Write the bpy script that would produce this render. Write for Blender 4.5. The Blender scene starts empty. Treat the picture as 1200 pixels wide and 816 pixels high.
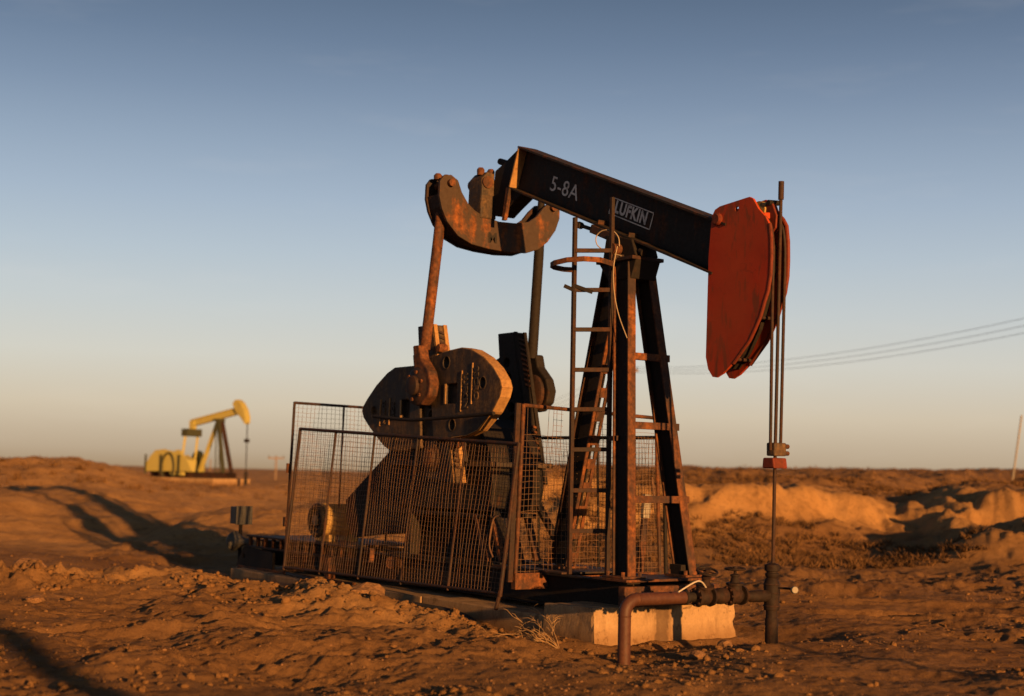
import bpy, bmesh, math, random
import numpy as np
from mathutils import Vector, Matrix

random.seed(7)
RNG = np.random.default_rng(11)
scene = bpy.context.scene
COL = scene.collection
rad = math.radians

# ---------------------------------------------------------------- camera
CAM = np.array([9.60667636, -9.75853183, 1.5])
R = Vector((0.5750723, 0.81779041, 0.02259844))
U = Vector((0.05940965, -0.0692952, 0.99582562))
F = Vector((-0.81594261, 0.57132917, 0.0884344))
cd = bpy.data.cameras.new('camera')
cam = bpy.data.objects.new('camera', cd)
COL.objects.link(cam)
m = Matrix.Identity(4)
for i in range(3):
    m[i][0] = R[i]; m[i][1] = U[i]; m[i][2] = -F[i]; m[i][3] = CAM[i]
cam.matrix_world = m
cd.lens = 50.0
cd.sensor_width = 36.0
cd.clip_start = 0.1
cd.clip_end = 9000.0
cd.dof.use_dof = True
cd.dof.focus_distance = 14.6
cd.dof.aperture_fstop = 1.15
scene.camera = cam

# ---------------------------------------------------------------- sky and sun
SUN_EL = rad(8.0)
SUN_AZ = rad(-6.0)          # direction towards the sun, measured from +X towards +Y
sdir = Vector((math.cos(SUN_AZ) * math.cos(SUN_EL), math.sin(SUN_AZ) * math.cos(SUN_EL), math.sin(SUN_EL)))

world = bpy.data.worlds.new('World')
scene.world = world
world.use_nodes = True
wn, wl = world.node_tree.nodes, world.node_tree.links
wn.clear()
wout = wn.new('ShaderNodeOutputWorld')
wbg = wn.new('ShaderNodeBackground')
wbg.inputs['Strength'].default_value = 0.1
sky = wn.new('ShaderNodeTexSky')
sky.sky_type = 'NISHITA'
sky.sun_disc = False
sky.sun_elevation = SUN_EL
sky.sun_rotation = math.pi / 2 - SUN_AZ
sky.altitude = 100
sky.air_density = 1.0
sky.dust_density = 2.5
sky.ozone_density = 1.5
# evening haze: the clear-sky model is blended with a dusty gradient that depends on elevation only, darkened high up to cut fill light
wgeo = wn.new('ShaderNodeTexCoord')
wsep = wn.new('ShaderNodeSeparateXYZ')
wl.new(wgeo.outputs['Generated'], wsep.inputs[0])
whz = wn.new('ShaderNodeValToRGB')
stops = [(0.0, (.41, .285, .170)), (0.012, (.50, .385, .265)), (0.042, (.62, .52, .395)), (0.078, (.615, .585, .525)), (0.114, (.53, .555, .565)),
         (0.15, (.435, .495, .56)), (0.186, (.345, .415, .515)), (0.222, (.262, .328, .432)), (0.258, (.180, .236, .338)), (0.294, (.118, .163, .252)),
         (0.335, (.070, .102, .168)), (0.55, (.045, .068, .120)), (1.0, (.034, .054, .100))]
we = whz.color_ramp.elements
while len(we) < len(stops): we.new(0.5)
for k, (p_, c_) in enumerate(stops):
    we[k].position = p_; we[k].color = (*c_, 1)
wl.new(wsep.outputs[2], whz.inputs[0])
wsc = wn.new('ShaderNodeVectorMath'); wsc.operation = 'SCALE'
wsc.inputs['Scale'].default_value = 4.1
wl.new(whz.outputs[0], wsc.inputs[0])
wblend = wn.new('ShaderNodeMix'); wblend.data_type = 'RGBA'
wblend.inputs[0].default_value = 0.90
wl.new(sky.outputs[0], wblend.inputs[6]); wl.new(wsc.outputs[0], wblend.inputs[7])
# thin high cloud streaks
wtc = wn.new('ShaderNodeTexCoord')
wmap = wn.new('ShaderNodeMapping')
wmap.inputs['Scale'].default_value = (2.2, 2.2, 13.0)
wl.new(wtc.outputs['Generated'], wmap.inputs['Vector'])
wnz = wn.new('ShaderNodeTexNoise')
wnz.inputs['Scale'].default_value = 2.3
wnz.inputs['Detail'].default_value = 7
wnz.inputs['Roughness'].default_value = 0.62
wl.new(wmap.outputs[0], wnz.inputs['Vector'])
wrp = wn.new('ShaderNodeValToRGB')
wrp.color_ramp.elements[0].position = 0.55
wrp.color_ramp.elements[0].color = (0, 0, 0, 1)
wrp.color_ramp.elements[1].position = 0.80
wrp.color_ramp.elements[1].color = (0.07, 0.07, 0.07, 1)
wl.new(wnz.outputs[0], wrp.inputs[0])
wmx = wn.new('ShaderNodeMix'); wmx.data_type = 'RGBA'
wmx.inputs[7].default_value = (3.6, 3.2, 2.8, 1)
wl.new(wrp.outputs[0], wmx.inputs[0])
wl.new(wblend.outputs[2], wmx.inputs[6])
wl.new(wmx.outputs[2], wbg.inputs['Color'])
wl.new(wbg.outputs[0], wout.inputs[0])

sl = bpy.data.lights.new('sun', 'SUN')
sl.energy = 5.0
sl.angle = rad(0.6)
sl.color = (1.0, 0.47, 0.14)
so = bpy.data.objects.new('sun', sl)
COL.objects.link(so)
so.rotation_euler = (-sdir).to_track_quat('-Z', 'Y').to_euler()
so.location = (60, -5, 20)

scene.view_settings.view_transform = 'Standard'
scene.view_settings.look = 'None'
scene.view_settings.gamma = 1.0
scene.view_settings.exposure = 1.35

# ---------------------------------------------------------------- materials
def new_mat(name):
    mt = bpy.data.materials.new(name)
    mt.use_nodes = True
    return mt, mt.node_tree.nodes, mt.node_tree.links, mt.node_tree.nodes['Principled BSDF']

def noise(n, l, vec, scale, detail=8, rough=0.6, dist=0.0):
    t = n.new('ShaderNodeTexNoise')
    t.inputs['Scale'].default_value = scale
    t.inputs['Detail'].default_value = detail
    t.inputs['Roughness'].default_value = rough
    t.inputs['Distortion'].default_value = dist
    l.new(vec, t.inputs['Vector'])
    return t.outputs[0]

def ramp(n, l, fac, stops):
    r = n.new('ShaderNodeValToRGB')
    e = r.color_ramp.elements
    while len(e) < len(stops):
        e.new(0.5)
    for k, (p, c) in enumerate(stops):
        e[k].position = p
        e[k].color = (c, c, c, 1) if isinstance(c, (int, float)) else (*c, 1)
    l.new(fac, r.inputs[0])
    return r.outputs[0]

def mix(n, l, fac, a, b, mode='MIX'):
    x = n.new('ShaderNodeMix'); x.data_type = 'RGBA'; x.blend_type = mode
    if isinstance(fac, (int, float)): x.inputs[0].default_value = fac
    else: l.new(fac, x.inputs[0])
    for idx, v in ((6, a), (7, b)):
        if isinstance(v, tuple): x.inputs[idx].default_value = (*v, 1)
        else: l.new(v, x.inputs[idx])
    return x.outputs[2]

def coords(n, l, scale=(1, 1, 1)):
    t = n.new('ShaderNodeTexCoord')
    mp = n.new('ShaderNodeMapping')
    mp.inputs['Scale'].default_value = scale
    l.new(t.outputs['Object'], mp.inputs['Vector'])
    return mp.outputs[0]

def bump(n, l, b, h, strength, dist=0.01):
    bp = n.new('ShaderNodeBump')
    bp.inputs['Strength'].default_value = strength
    bp.inputs['Distance'].default_value = dist
    l.new(h, bp.inputs['Height'])
    l.new(bp.outputs[0], b.inputs['Normal'])

def steel(name, paint, lo, hi, rust_a=(0.045, 0.017, 0.008), rust_b=(0.20, 0.070, 0.020), rough=0.68, scale=3.0, spec=0.2):
    """paint worn through to rust: 'lo'..'hi' is the threshold of the noise where rust starts"""
    mt, n, l, b = new_mat(name)
    v = coords(n, l); vs = coords(n, l, (1.6, 1.6, 0.35))
    n1 = noise(n, l, v, scale, 10, 0.68, 0.4)
    n2 = noise(n, l, vs, scale * 2.2, 8, 0.6)
    n3 = noise(n, l, v, scale * 9, 6, 0.7)
    comb = mix(n, l, 0.42, n1, n2)
    fac = ramp(n, l, comb, [(lo, 0.0), (hi, 1.0)])
    rc = mix(n, l, ramp(n, l, n3, [(0.35, 0.0), (0.68, 1.0)]), rust_a, rust_b)
    dirty = mix(n, l, ramp(n, l, n3, [(0.3, 0.0), (0.8, 0.55)]), paint, tuple(min(1, c * 1.7 + 0.012) for c in paint))
    l.new(mix(n, l, fac, dirty, rc), b.inputs['Base Color'])
    rr = n.new('ShaderNodeMapRange')
    rr.inputs['To Min'].default_value = rough; rr.inputs['To Max'].default_value = 0.92
    l.new(fac, rr.inputs[0]); l.new(rr.outputs[0], b.inputs['Roughness'])
    b.inputs['Specular IOR Level'].default_value = spec
    bump(n, l, b, n3, 0.35, 0.006)
    return mt

M = {}
M['black'] = steel('black_worn_paint', (0.010, 0.008, 0.0065), 0.50, 0.70, rust_b=(0.10, 0.036, 0.012), rough=0.7, spec=0.12)
M['blackrust'] = steel('black_paint_and_rust', (0.013, 0.009, 0.007), 0.46, 0.66, rust_b=(0.12, 0.042, 0.014))
M['rust'] = steel('rusty_steel', (0.018, 0.009, 0.006), 0.43, 0.62, rust_a=(0.040, 0.014, 0.006), rust_b=(0.20, 0.068, 0.018), scale=2.0)
M['rustdark'] = steel('dark_rusty_steel', (0.011, 0.006, 0.0045), 0.44, 0.68, rust_a=(0.022, 0.009, 0.005), rust_b=(0.075, 0.026, 0.010))
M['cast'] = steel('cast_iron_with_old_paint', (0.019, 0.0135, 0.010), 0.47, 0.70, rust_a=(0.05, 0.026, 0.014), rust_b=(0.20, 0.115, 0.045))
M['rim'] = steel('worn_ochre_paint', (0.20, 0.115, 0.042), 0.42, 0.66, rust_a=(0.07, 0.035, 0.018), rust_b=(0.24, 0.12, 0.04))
M['dark'] = steel('black_and_shaded_steel', (0.008, 0.006, 0.005), 0.56, 0.78, rust_b=(0.07, 0.026, 0.010), rough=0.75, spec=0.12)  # near-black steel, also stands in for shade on the far crank
M['oily'] = steel('oily_brown_black_steel', (0.0085, 0.0048, 0.0033), 0.50, 0.74, rust_a=(0.016, 0.007, 0.004), rust_b=(0.055, 0.020, 0.008), rough=0.7, spec=0.12)
M['eq'] = steel('patchy_rust_on_old_paint', (0.024, 0.014, 0.0085), 0.51, 0.58, rust_a=(0.045, 0.017, 0.007), rust_b=(0.19, 0.066, 0.018), scale=1.5)
M['brown'] = steel('brown_painted_pipe', (0.036, 0.013, 0.007), 0.50, 0.75, rust_b=(0.14, 0.05, 0.018), rough=0.55)
M['grey'] = steel('grey_metal', (0.045, 0.043, 0.038), 0.60, 0.80, rough=0.7)
M['ochre'] = steel('ochre_motor_paint', (0.20, 0.13, 0.042), 0.50, 0.72)
M['yellow'] = steel('yellow_green_paint', (0.205, 0.180, 0.052), 0.54, 0.82, rough=0.5)
M['yellowdark'] = steel('dark_green_paint', (0.022, 0.024, 0.012), 0.55, 0.85)
M['wire'] = steel('weathered_wire', (0.07, 0.042, 0.025), 0.45, 0.65, rust_a=(0.04, 0.018, 0.010), rust_b=(0.16, 0.07, 0.03))
M['wood'] = steel('weathered_wood', (0.12, 0.085, 0.06), 0.50, 0.8, rust_a=(0.05, 0.03, 0.02), rust_b=(0.2, 0.13, 0.08), spec=0.1)
M['bright'] = steel('bright_steel', (0.26, 0.23, 0.19), 0.60, 0.80, rough=0.45)
M['white'] = steel('white_paint', (0.15, 0.135, 0.11), 0.55, 0.85)
M['rubber'] = steel('black_rubber', (0.012, 0.011, 0.010), 0.75, 0.9)

M['redrim'] = steel('greasy_dark_red_paint', (0.085, 0.012, 0.004), 0.46, 0.62, rust_a=(0.03, 0.012, 0.007), rust_b=(0.10, 0.022, 0.008))
def red_paint():
    mt, n, l, b = new_mat('red_worn_paint')
    v = coords(n, l); vs = coords(n, l, (7.0, 7.0, 1.6))
    n1 = noise(n, l, v, 2.2, 8, 0.62, 0.3)
    n2 = noise(n, l, vs, 1.5, 7, 0.6, 0.5)
    n3 = noise(n, l, v, 26, 6, 0.7)
    base = mix(n, l, ramp(n, l, n1, [(0.3, 0.0), (0.7, 1.0)]), (0.20, 0.014, 0.003), (0.30, 0.030, 0.007))
    fac = ramp(n, l, n2, [(0.525, 0.0), (0.60, 0.85)])
    col = mix(n, l, fac, base, (0.060, 0.026, 0.012))
    col = mix(n, l, ramp(n, l, n3, [(0.62, 0.0), (0.72, 0.8)]), col, (0.08, 0.024, 0.010))
    vd = coords(n, l, (3.0, 3.0, 9.0)); n4 = noise(n, l, vd, 1.3, 9, 0.75, 1.2)
    col = mix(n, l, ramp(n, l, n4, [(0.60, 0.0), (0.66, 0.7)]), col, (0.12, 0.016, 0.006))
    n5 = noise(n, l, v, 0.9, 4, 0.5); col = mix(n, l, ramp(n, l, n5, [(0.40, 0.0), (0.62, 0.55)]), col, (0.23, 0.045, 0.014))
    l.new(col, b.inputs['Base Color'])
    b.inputs['Roughness'].default_value = 0.7
    b.inputs['Specular IOR Level'].default_value = 0.15
    bump(n, l, b, n3, 0.2, 0.004)
    return mt
M['red'] = red_paint()

def concrete():
    mt, n, l, b = new_mat('stained_concrete')
    v = coords(n, l); vs = coords(n, l, (2.2, 2.2, 0.7))
    n1 = noise(n, l, v, 1.6, 9, 0.65)
    n2 = noise(n, l, vs, 2.4, 8, 0.65)
    n3 = noise(n, l, v, 40, 5, 0.7)
    n4 = noise(n, l, v, 7, 6, 0.7)
    c = mix(n, l, ramp(n, l, n1, [(0.3, 0.0), (0.7, 1.0)]), (0.20, 0.130, 0.066), (0.31, 0.205, 0.110))
    c = mix(n, l, ramp(n, l, n2, [(0.48, 0.0), (0.70, 0.7)]), c, (0.085, 0.05, 0.026))
    c = mix(n, l, ramp(n, l, n4, [(0.58, 0.0), (0.68, 0.8)]), c, (0.06, 0.035, 0.02))
    sx = n.new('ShaderNodeSeparateXYZ'); l.new(v, sx.inputs[0])
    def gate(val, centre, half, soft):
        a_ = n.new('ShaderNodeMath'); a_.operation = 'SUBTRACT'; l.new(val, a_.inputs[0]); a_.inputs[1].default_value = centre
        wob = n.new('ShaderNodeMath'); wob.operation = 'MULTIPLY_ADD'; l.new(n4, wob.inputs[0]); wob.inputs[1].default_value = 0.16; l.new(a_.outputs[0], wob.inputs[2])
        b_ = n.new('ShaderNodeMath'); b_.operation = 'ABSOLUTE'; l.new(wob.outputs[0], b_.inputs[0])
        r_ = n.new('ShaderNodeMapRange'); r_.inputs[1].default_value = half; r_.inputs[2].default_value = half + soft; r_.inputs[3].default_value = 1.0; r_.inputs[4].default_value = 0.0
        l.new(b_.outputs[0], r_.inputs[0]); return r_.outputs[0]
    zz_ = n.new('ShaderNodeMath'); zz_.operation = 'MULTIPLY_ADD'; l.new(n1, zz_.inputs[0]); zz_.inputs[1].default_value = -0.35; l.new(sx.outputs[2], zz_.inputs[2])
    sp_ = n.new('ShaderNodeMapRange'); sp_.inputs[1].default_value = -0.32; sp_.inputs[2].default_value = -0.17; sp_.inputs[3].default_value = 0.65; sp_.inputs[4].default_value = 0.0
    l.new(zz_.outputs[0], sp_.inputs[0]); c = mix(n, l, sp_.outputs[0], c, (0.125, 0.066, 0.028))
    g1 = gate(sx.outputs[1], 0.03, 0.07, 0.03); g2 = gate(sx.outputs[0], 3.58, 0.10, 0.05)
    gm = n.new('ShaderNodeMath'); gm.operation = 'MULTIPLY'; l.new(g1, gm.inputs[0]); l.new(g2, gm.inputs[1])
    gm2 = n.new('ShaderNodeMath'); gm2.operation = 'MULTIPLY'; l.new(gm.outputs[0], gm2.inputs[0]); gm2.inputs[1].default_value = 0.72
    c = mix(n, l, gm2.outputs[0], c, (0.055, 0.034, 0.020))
    c = mix(n, l, 0.25, c, ramp(n, l, n3, [(0.3, 0.05), (0.75, 0.5)]), 'OVERLAY')
    l.new(c, b.inputs['Base Color'])
    b.inputs['Roughness'].default_value = 0.95
    b.inputs['Specular IOR Level'].default_value = 0.15
    h = mix(n, l, 0.5, n3, n4)
    bump(n, l, b, h, 0.5, 0.012)
    return mt
M['concrete'] = concrete()

def soil():
    mt, n, l, b = new_mat('dry_soil')
    v = coords(n, l)
    n0 = noise(n, l, v, 0.11, 6, 0.6, 0.3)
    n1 = noise(n, l, v, 0.9, 9, 0.65, 0.5)
    n2 = noise(n, l, v, 11, 8, 0.7)
    n3 = noise(n, l, v, 60, 5, 0.75)
    at = n.new('ShaderNodeAttribute'); at.attribute_name = 'sunlit_sand'
    n5 = noise(n, l, v, 2.6, 8, 0.7, 0.8)
    c = mix(n, l, ramp(n, l, n1, [(0.30, 0.0), (0.70, 1.0)]), (0.110, 0.056, 0.023), (0.225, 0.122, 0.050))
    c = mix(n, l, ramp(n, l, n0, [(0.42, 0.0), (0.62, 0.6)]), c, (0.175, 0.098, 0.041))
    c = mix(n, l, ramp(n, l, n5, [(0.54, 0.0), (0.66, 0.65)]), c, (0.070, 0.035, 0.016))
    sunlit_sand = mix(n, l, ramp(n, l, n1, [(0.30, 0.0), (0.70, 1.0)]), (0.29, 0.160, 0.060), (0.40, 0.235, 0.092))  # paler tone carries the sunlit brightness of banks and mounds
    sunlit_sand = mix(n, l, ramp(n, l, n5, [(0.50, 0.0), (0.70, 0.75)]), sunlit_sand, (0.17, 0.090, 0.036))
    c = mix(n, l, at.outputs['Fac'], c, sunlit_sand)
    c = mix(n, l, ramp(n, l, n2, [(0.54, 0.0), (0.74, 0.6)]), c, (0.060, 0.031, 0.015))
    c = mix(n, l, ramp(n, l, n3, [(0.62, 0.0), (0.75, 0.5)]), c, (0.24, 0.140, 0.062))
    l.new(c, b.inputs['Base Color'])
    b.inputs['Roughness'].default_value = 1.0
    b.inputs['Specular IOR Level'].default_value = 0.05
    n6 = noise(n, l, v, 150, 3, 0.6)
    h = mix(n, l, 0.42, n2, n3)
    h = mix(n, l, 0.12, h, n6)
    bump(n, l, b, h, 1.0, 0.075)
    return mt
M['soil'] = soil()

def plain(name, c, rough=0.9, scale=9, var=0.5):
    mt, n, l, b = new_mat(name)
    v = coords(n, l)
    n1 = noise(n, l, v, scale, 6, 0.65)
    l.new(mix(n, l, ramp(n, l, n1, [(0.3, 0.0), (0.7, 1.0)]), tuple(x * (1 - var) for x in c), tuple(min(1, x * (1 + var)) for x in c)), b.inputs['Base Color'])
    b.inputs['Roughness'].default_value = rough
    b.inputs['Specular IOR Level'].default_value = 0.2
    return mt
M['stone'] = plain('stone', (0.115, 0.062, 0.028), 0.95, 6, 0.6)
M['scrub'] = plain('dry_scrub', (0.085, 0.045, 0.018), 1.0, 1.2, 0.5)
M['twig'] = plain('dry_twig', (0.19, 0.12, 0.058), 0.9, 12, 0.3)
M['letter'] = steel('faded_white_lettering', (0.40, 0.385, 0.36), 0.51, 0.66, rust_a=(0.03, 0.024, 0.02), rust_b=(0.10, 0.08, 0.07), scale=7.0, spec=0.1)
M['darkmark'] = plain('black_stencil_paint', (0.012, 0.010, 0.009), 0.8, 20, 0.3)
M['cable'] = plain('pale_cable_sheath', (0.24, 0.19, 0.13), 0.6, 20, 0.15)
M['linewire'] = plain('overhead_wire', (0.10, 0.10, 0.10), 0.6, 5, 0.2)

# ---------------------------------------------------------------- mesh helpers
class MB:
    def __init__(s):
        s.v = []; s.f = []
    def add(s, vs, fs):
        o = len(s.v); s.v += [tuple(p) for p in vs]; s.f += [tuple(i + o for i in q) for q in fs]; return s
    def frame(s, p0, p1, up=(0, 0, 1)):
        p0, p1 = Vector(p0), Vector(p1)
        d = (p1 - p0).normalized(); up = Vector(up)
        if abs(d.dot(up)) > 0.98: up = Vector((1, 0, 0))
        side = d.cross(up).normalized(); u = side.cross(d).normalized()
        return p0, p1, d, side, u
    def bar(s, p0, p1, w, h, up=(0, 0, 1), off=(0, 0)):
        """rectangular bar: w across, h along 'up'"""
        p0, p1, d, sd, u = s.frame(p0, p1, up)
        vs = []
        for p in (p0, p1):
            for a, b in ((-1, -1), (1, -1), (1, 1), (-1, 1)):
                vs.append(p + sd * (a * w / 2 + off[0]) + u * (b * h / 2 + off[1]))
        return s.add(vs, [(3, 2, 1, 0), (4, 5, 6, 7), (0, 1, 5, 4), (1, 2, 6, 5), (2, 3, 7, 6), (3, 0, 4, 7)])
    def box(s, a, b):
        x0, y0, z0 = a; x1, y1, z1 = b
        vs = [(x0, y0, z0), (x1, y0, z0), (x1, y1, z0), (x0, y1, z0), (x0, y0, z1), (x1, y0, z1), (x1, y1, z1), (x0, y1, z1)]
        return s.add(vs, [(3, 2, 1, 0), (4, 5, 6, 7), (0, 1, 5, 4), (1, 2, 6, 5), (2, 3, 7, 6), (3, 0, 4, 7)])
    def hbeam(s, p0, p1, depth, width, tw=0.014, tf=0.02, up=(0, 0, 1)):
        """I section: depth along up, flanges 'width' across"""
        s.bar(p0, p1, tw, depth - 2 * tf, up)
        s.bar(p0, p1, width, tf, up, (0, depth / 2 - tf / 2))
        s.bar(p0, p1, width, tf, up, (0, -depth / 2 + tf / 2))
        return s
    def tube(s, pts, r, seg=12, cap=True):
        pts = [Vector(p) for p in pts]; nP = len(pts)
        rs = r if isinstance(r, (list, tuple)) else [r] * nP
        up = Vector((0, 0, 1)); d0 = (pts[1] - pts[0]).normalized()
        if abs(d0.dot(up)) > 0.95: up = Vector((1, 0, 0))
        sd = d0.cross(up).normalized()
        vs = []
        for i, p in enumerate(pts):
            if i == 0: d = pts[1] - p
            elif i == nP - 1: d = p - pts[i - 1]
            else: d = (pts[i + 1] - p).normalized() + (p - pts[i - 1]).normalized()
            d.normalize()
            sd = (sd - d * sd.dot(d)).normalized(); u = d.cross(sd)
            for k in range(seg):
                a = 2 * math.pi * k / seg
                vs.append(p + (sd * math.cos(a) + u * math.sin(a)) * rs[i])
        fs = []
        for i in range(nP - 1):
            for k in range(seg):
                k2 = (k + 1) % seg
                fs.append((i * seg + k, i * seg + k2, (i + 1) * seg + k2, (i + 1) * seg + k))
        if cap:
            fs.append(tuple(range(seg - 1, -1, -1))); fs.append(tuple((nP - 1) * seg + k for k in range(seg)))
        return s.add(vs, fs)
    def cyl(s, p0, p1, r, seg=20, r2=None):
        return s.tube([p0, p1], [r, r if r2 is None else r2], seg)
    def lathe(s, p0, axis, prof, seg=24):
        """profile [(distance along axis, radius)]"""
        p0 = Vector(p0); a = Vector(axis).normalized()
        return s.tube([p0 + a * t for t, _ in prof], [q for _, q in prof], seg)
    def prism(s, poly, axis, lo, hi):
        """poly in the two other axes; axis 'x' -> (y,z), 'y' -> (x,z), 'z' -> (x,y)"""
        def P(a, b, c):
            return {'x': (c, a, b), 'y': (a, c, b), 'z': (a, b, c)}[axis]
        n = len(poly)
        vs = [P(a, b, lo) for a, b in poly] + [P(a, b, hi) for a, b in poly]
        fs = [tuple(range(n)), tuple(range(2 * n - 1, n - 1, -1))]
        for i in range(n):
            j = (i + 1) % n
            fs.append((i, i + n, j + n, j))
        return s.add(vs, fs)
    def torus(s, c, axis, R_, r, seg=24, sub=8, a0=0, a1=2 * math.pi):
        c = Vector(c); ax = Vector(axis).normalized()
        t = Vector((0, 0, 1)) if abs(ax.z) < 0.9 else Vector((1, 0, 0))
        e1 = ax.cross(t).normalized(); e2 = ax.cross(e1)
        full = abs(a1 - a0 - 2 * math.pi) < 1e-6
        pts = [c + (e1 * math.cos(a0 + (a1 - a0) * k / seg) + e2 * math.sin(a0 + (a1 - a0) * k / seg)) * R_ for k in range(seg + 1)]
        return s.tube(pts, r, sub, cap=not full)

def link(name, me, mat, parent, kind=None, bev=0.0, smooth=False):
    o = bpy.data.objects.new(name, me)
    COL.objects.link(o)
    if mat and not me.materials: me.materials.append(M[mat])
    if parent is not None: o.parent = parent
    if kind: o['kind'] = kind
    if bev:
        b = o.modifiers.new('bevel', 'BEVEL'); b.width = bev; b.segments = 2; b.limit_method = 'ANGLE'; b.angle_limit = rad(40)
    if smooth:
        me.polygons.foreach_set('use_smooth', [True] * len(me.polygons))
    return o

def root_of(o):
    while o.parent is not None: o = o.parent
    return o

def part(name, mb, mat, parent=None, bev=0.0, smooth=False, kind=None, cut=None):
    """one mesh object. Vertices are given in world space and moved to the thing's own origin."""
    off = Vector((0, 0, 0))
    if parent is not None: off = Vector(root_of(parent).location)
    me = bpy.data.meshes.new(name)
    me.from_pydata([tuple(Vector(v) - off) for v in mb.v], [], mb.f)
    bm = bmesh.new(); bm.from_mesh(me); bmesh.ops.recalc_face_normals(bm, faces=bm.faces); bm.to_mesh(me); bm.free()
    if cut is not None:
        mc = bpy.data.meshes.new('cut'); mc.from_pydata([tuple(Vector(v) - off) for v in cut.v], [], cut.f)
        bm = bmesh.new(); bm.from_mesh(mc); bmesh.ops.recalc_face_normals(bm, faces=bm.faces); bm.to_mesh(mc); bm.free()
        oa = bpy.data.objects.new('a', me); ob = bpy.data.objects.new('b', mc)
        COL.objects.link(oa); COL.objects.link(ob)
        md = oa.modifiers.new('bool', 'BOOLEAN'); md.operation = 'DIFFERENCE'; md.object = ob; md.solver = 'EXACT'
        bpy.context.view_layer.update()
        dg = bpy.context.evaluated_depsgraph_get()
        me2 = bpy.data.meshes.new_from_object(oa.evaluated_get(dg))
        bpy.data.objects.remove(oa); bpy.data.objects.remove(ob)
        me = me2; me.name = name
        me.materials.clear()
    me.update()
    o = link(name, me, mat, parent, kind, bev)
    if smooth:
        me.polygons.foreach_set('use_smooth', [True] * len(me.polygons))
        e = o.modifiers.new('split', 'EDGE_SPLIT'); e.split_angle = rad(38)
    return o

def thing(name, label, cat, loc=(0, 0, 0), group=None):
    o = bpy.data.objects.new(name, None)
    COL.objects.link(o)
    o.location = loc
    o.empty_display_size = 0.2
    o['label'] = label; o['category'] = cat
    if group: o['group'] = group
    return o

def tag(o, label, cat, group=None):
    o['label'] = label; o['category'] = cat
    if group: o['group'] = group
    return o

def text_part(name, body, size, origin, xdir, ydir, mat, parent, extrude=0.002, xs=1.0, bold=0.0, spacing=1.0):
    cu = bpy.data.curves.new(name, 'FONT'); cu.body = body; cu.size = size; cu.extrude = extrude
    cu.offset = bold; cu.align_x = 'CENTER'; cu.align_y = 'CENTER'; cu.space_character = spacing; cu.resolution_u = 4
    to = bpy.data.objects.new('t', cu); COL.objects.link(to)
    bpy.context.view_layer.update()
    me = bpy.data.meshes.new_from_object(to.evaluated_get(bpy.context.evaluated_depsgraph_get()))
    bpy.data.objects.remove(to)
    x = Vector(xdir).normalized(); y = Vector(ydir).normalized(); z = x.cross(y)
    off = Vector(root_of(parent).location)
    mt = Matrix(((x.x * xs, y.x, z.x, origin[0] - off.x), (x.y * xs, y.y, z.y, origin[1] - off.y), (x.z * xs, y.z, z.z, origin[2] - off.z), (0, 0, 0, 1)))
    me.transform(mt); me.name = name
    me.materials.clear()
    return link(name, me, mat, parent)

# ---------------------------------------------------------------- terrain
R0 = np.array([math.cos(rad(55)), math.sin(rad(55))]); F0 = np.array([-math.sin(rad(55)), math.cos(rad(55))])

def vnoise(x, y, seed=0):
    xi = np.floor(x).astype(np.int64); yi = np.floor(y).astype(np.int64)
    xf = x - xi; yf = y - yi
    def hsh(a, b):
        h = (a * 374761393 + b * 668265263 + seed * 1442695041) & 0xFFFFFFFF
        h = ((h ^ (h >> 13)) * 1274126177) & 0xFFFFFFFF
        h = (h ^ (h >> 16)) & 0xFFFFFFFF
        return h / 4294967295.0 * 2 - 1
    u = xf * xf * xf * (xf * (xf * 6 - 15) + 10); v = yf * yf * yf * (yf * (yf * 6 - 15) + 10)
    a = hsh(xi, yi); b = hsh(xi + 1, yi); c = hsh(xi, yi + 1); d = hsh(xi + 1, yi + 1)
    return (a * (1 - u) + b * u) * (1 - v) + (c * (1 - u) + d * u) * v

def fbm(x, y, f, oct_, seed=0, gain=0.5):
    t = 0; a = 1.0; s = 0
    for k in range(oct_):
        ca, sa = math.cos(0.6 * k + 0.3), math.sin(0.6 * k + 0.3)
        t = t + a * vnoise((x * ca - y * sa) * f + 17.3 * k, (x * sa + y * ca) * f - 9.1 * k, seed + k); s += a
        a *= gain; f *= 2.03
    return t / s

def sst(a, b, x):
    t = np.clip((x - a) / (b - a), 0, 1); return t * t * (3 - 2 * t)

def gs(u, v, cu, cv, su, sv):
    return np.exp(-((u - cu) / su) ** 2 - ((v - cv) / sv) ** 2)

def bank_foot(u, v, ang):
    """distance at which the cut bank starts to rise, and the gully in it"""
    v0 = 27.0 + 2.2 * fbm(u, v, 0.16, 4, 3) + 0.8 * fbm(u, v, 0.8, 4, 9)
    gul = np.exp(-((ang - 0.262 - 0.003 * (v - 30)) / 0.030) ** 2)
    v0 = v0 + 0.5 * gul - 0.9 * sst(0.270, 0.345, ang + 0.002 * (v - 27)) - 1.2 * np.exp(-((ang - 0.12) / 0.05) ** 2)
    return v0, gul

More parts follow.
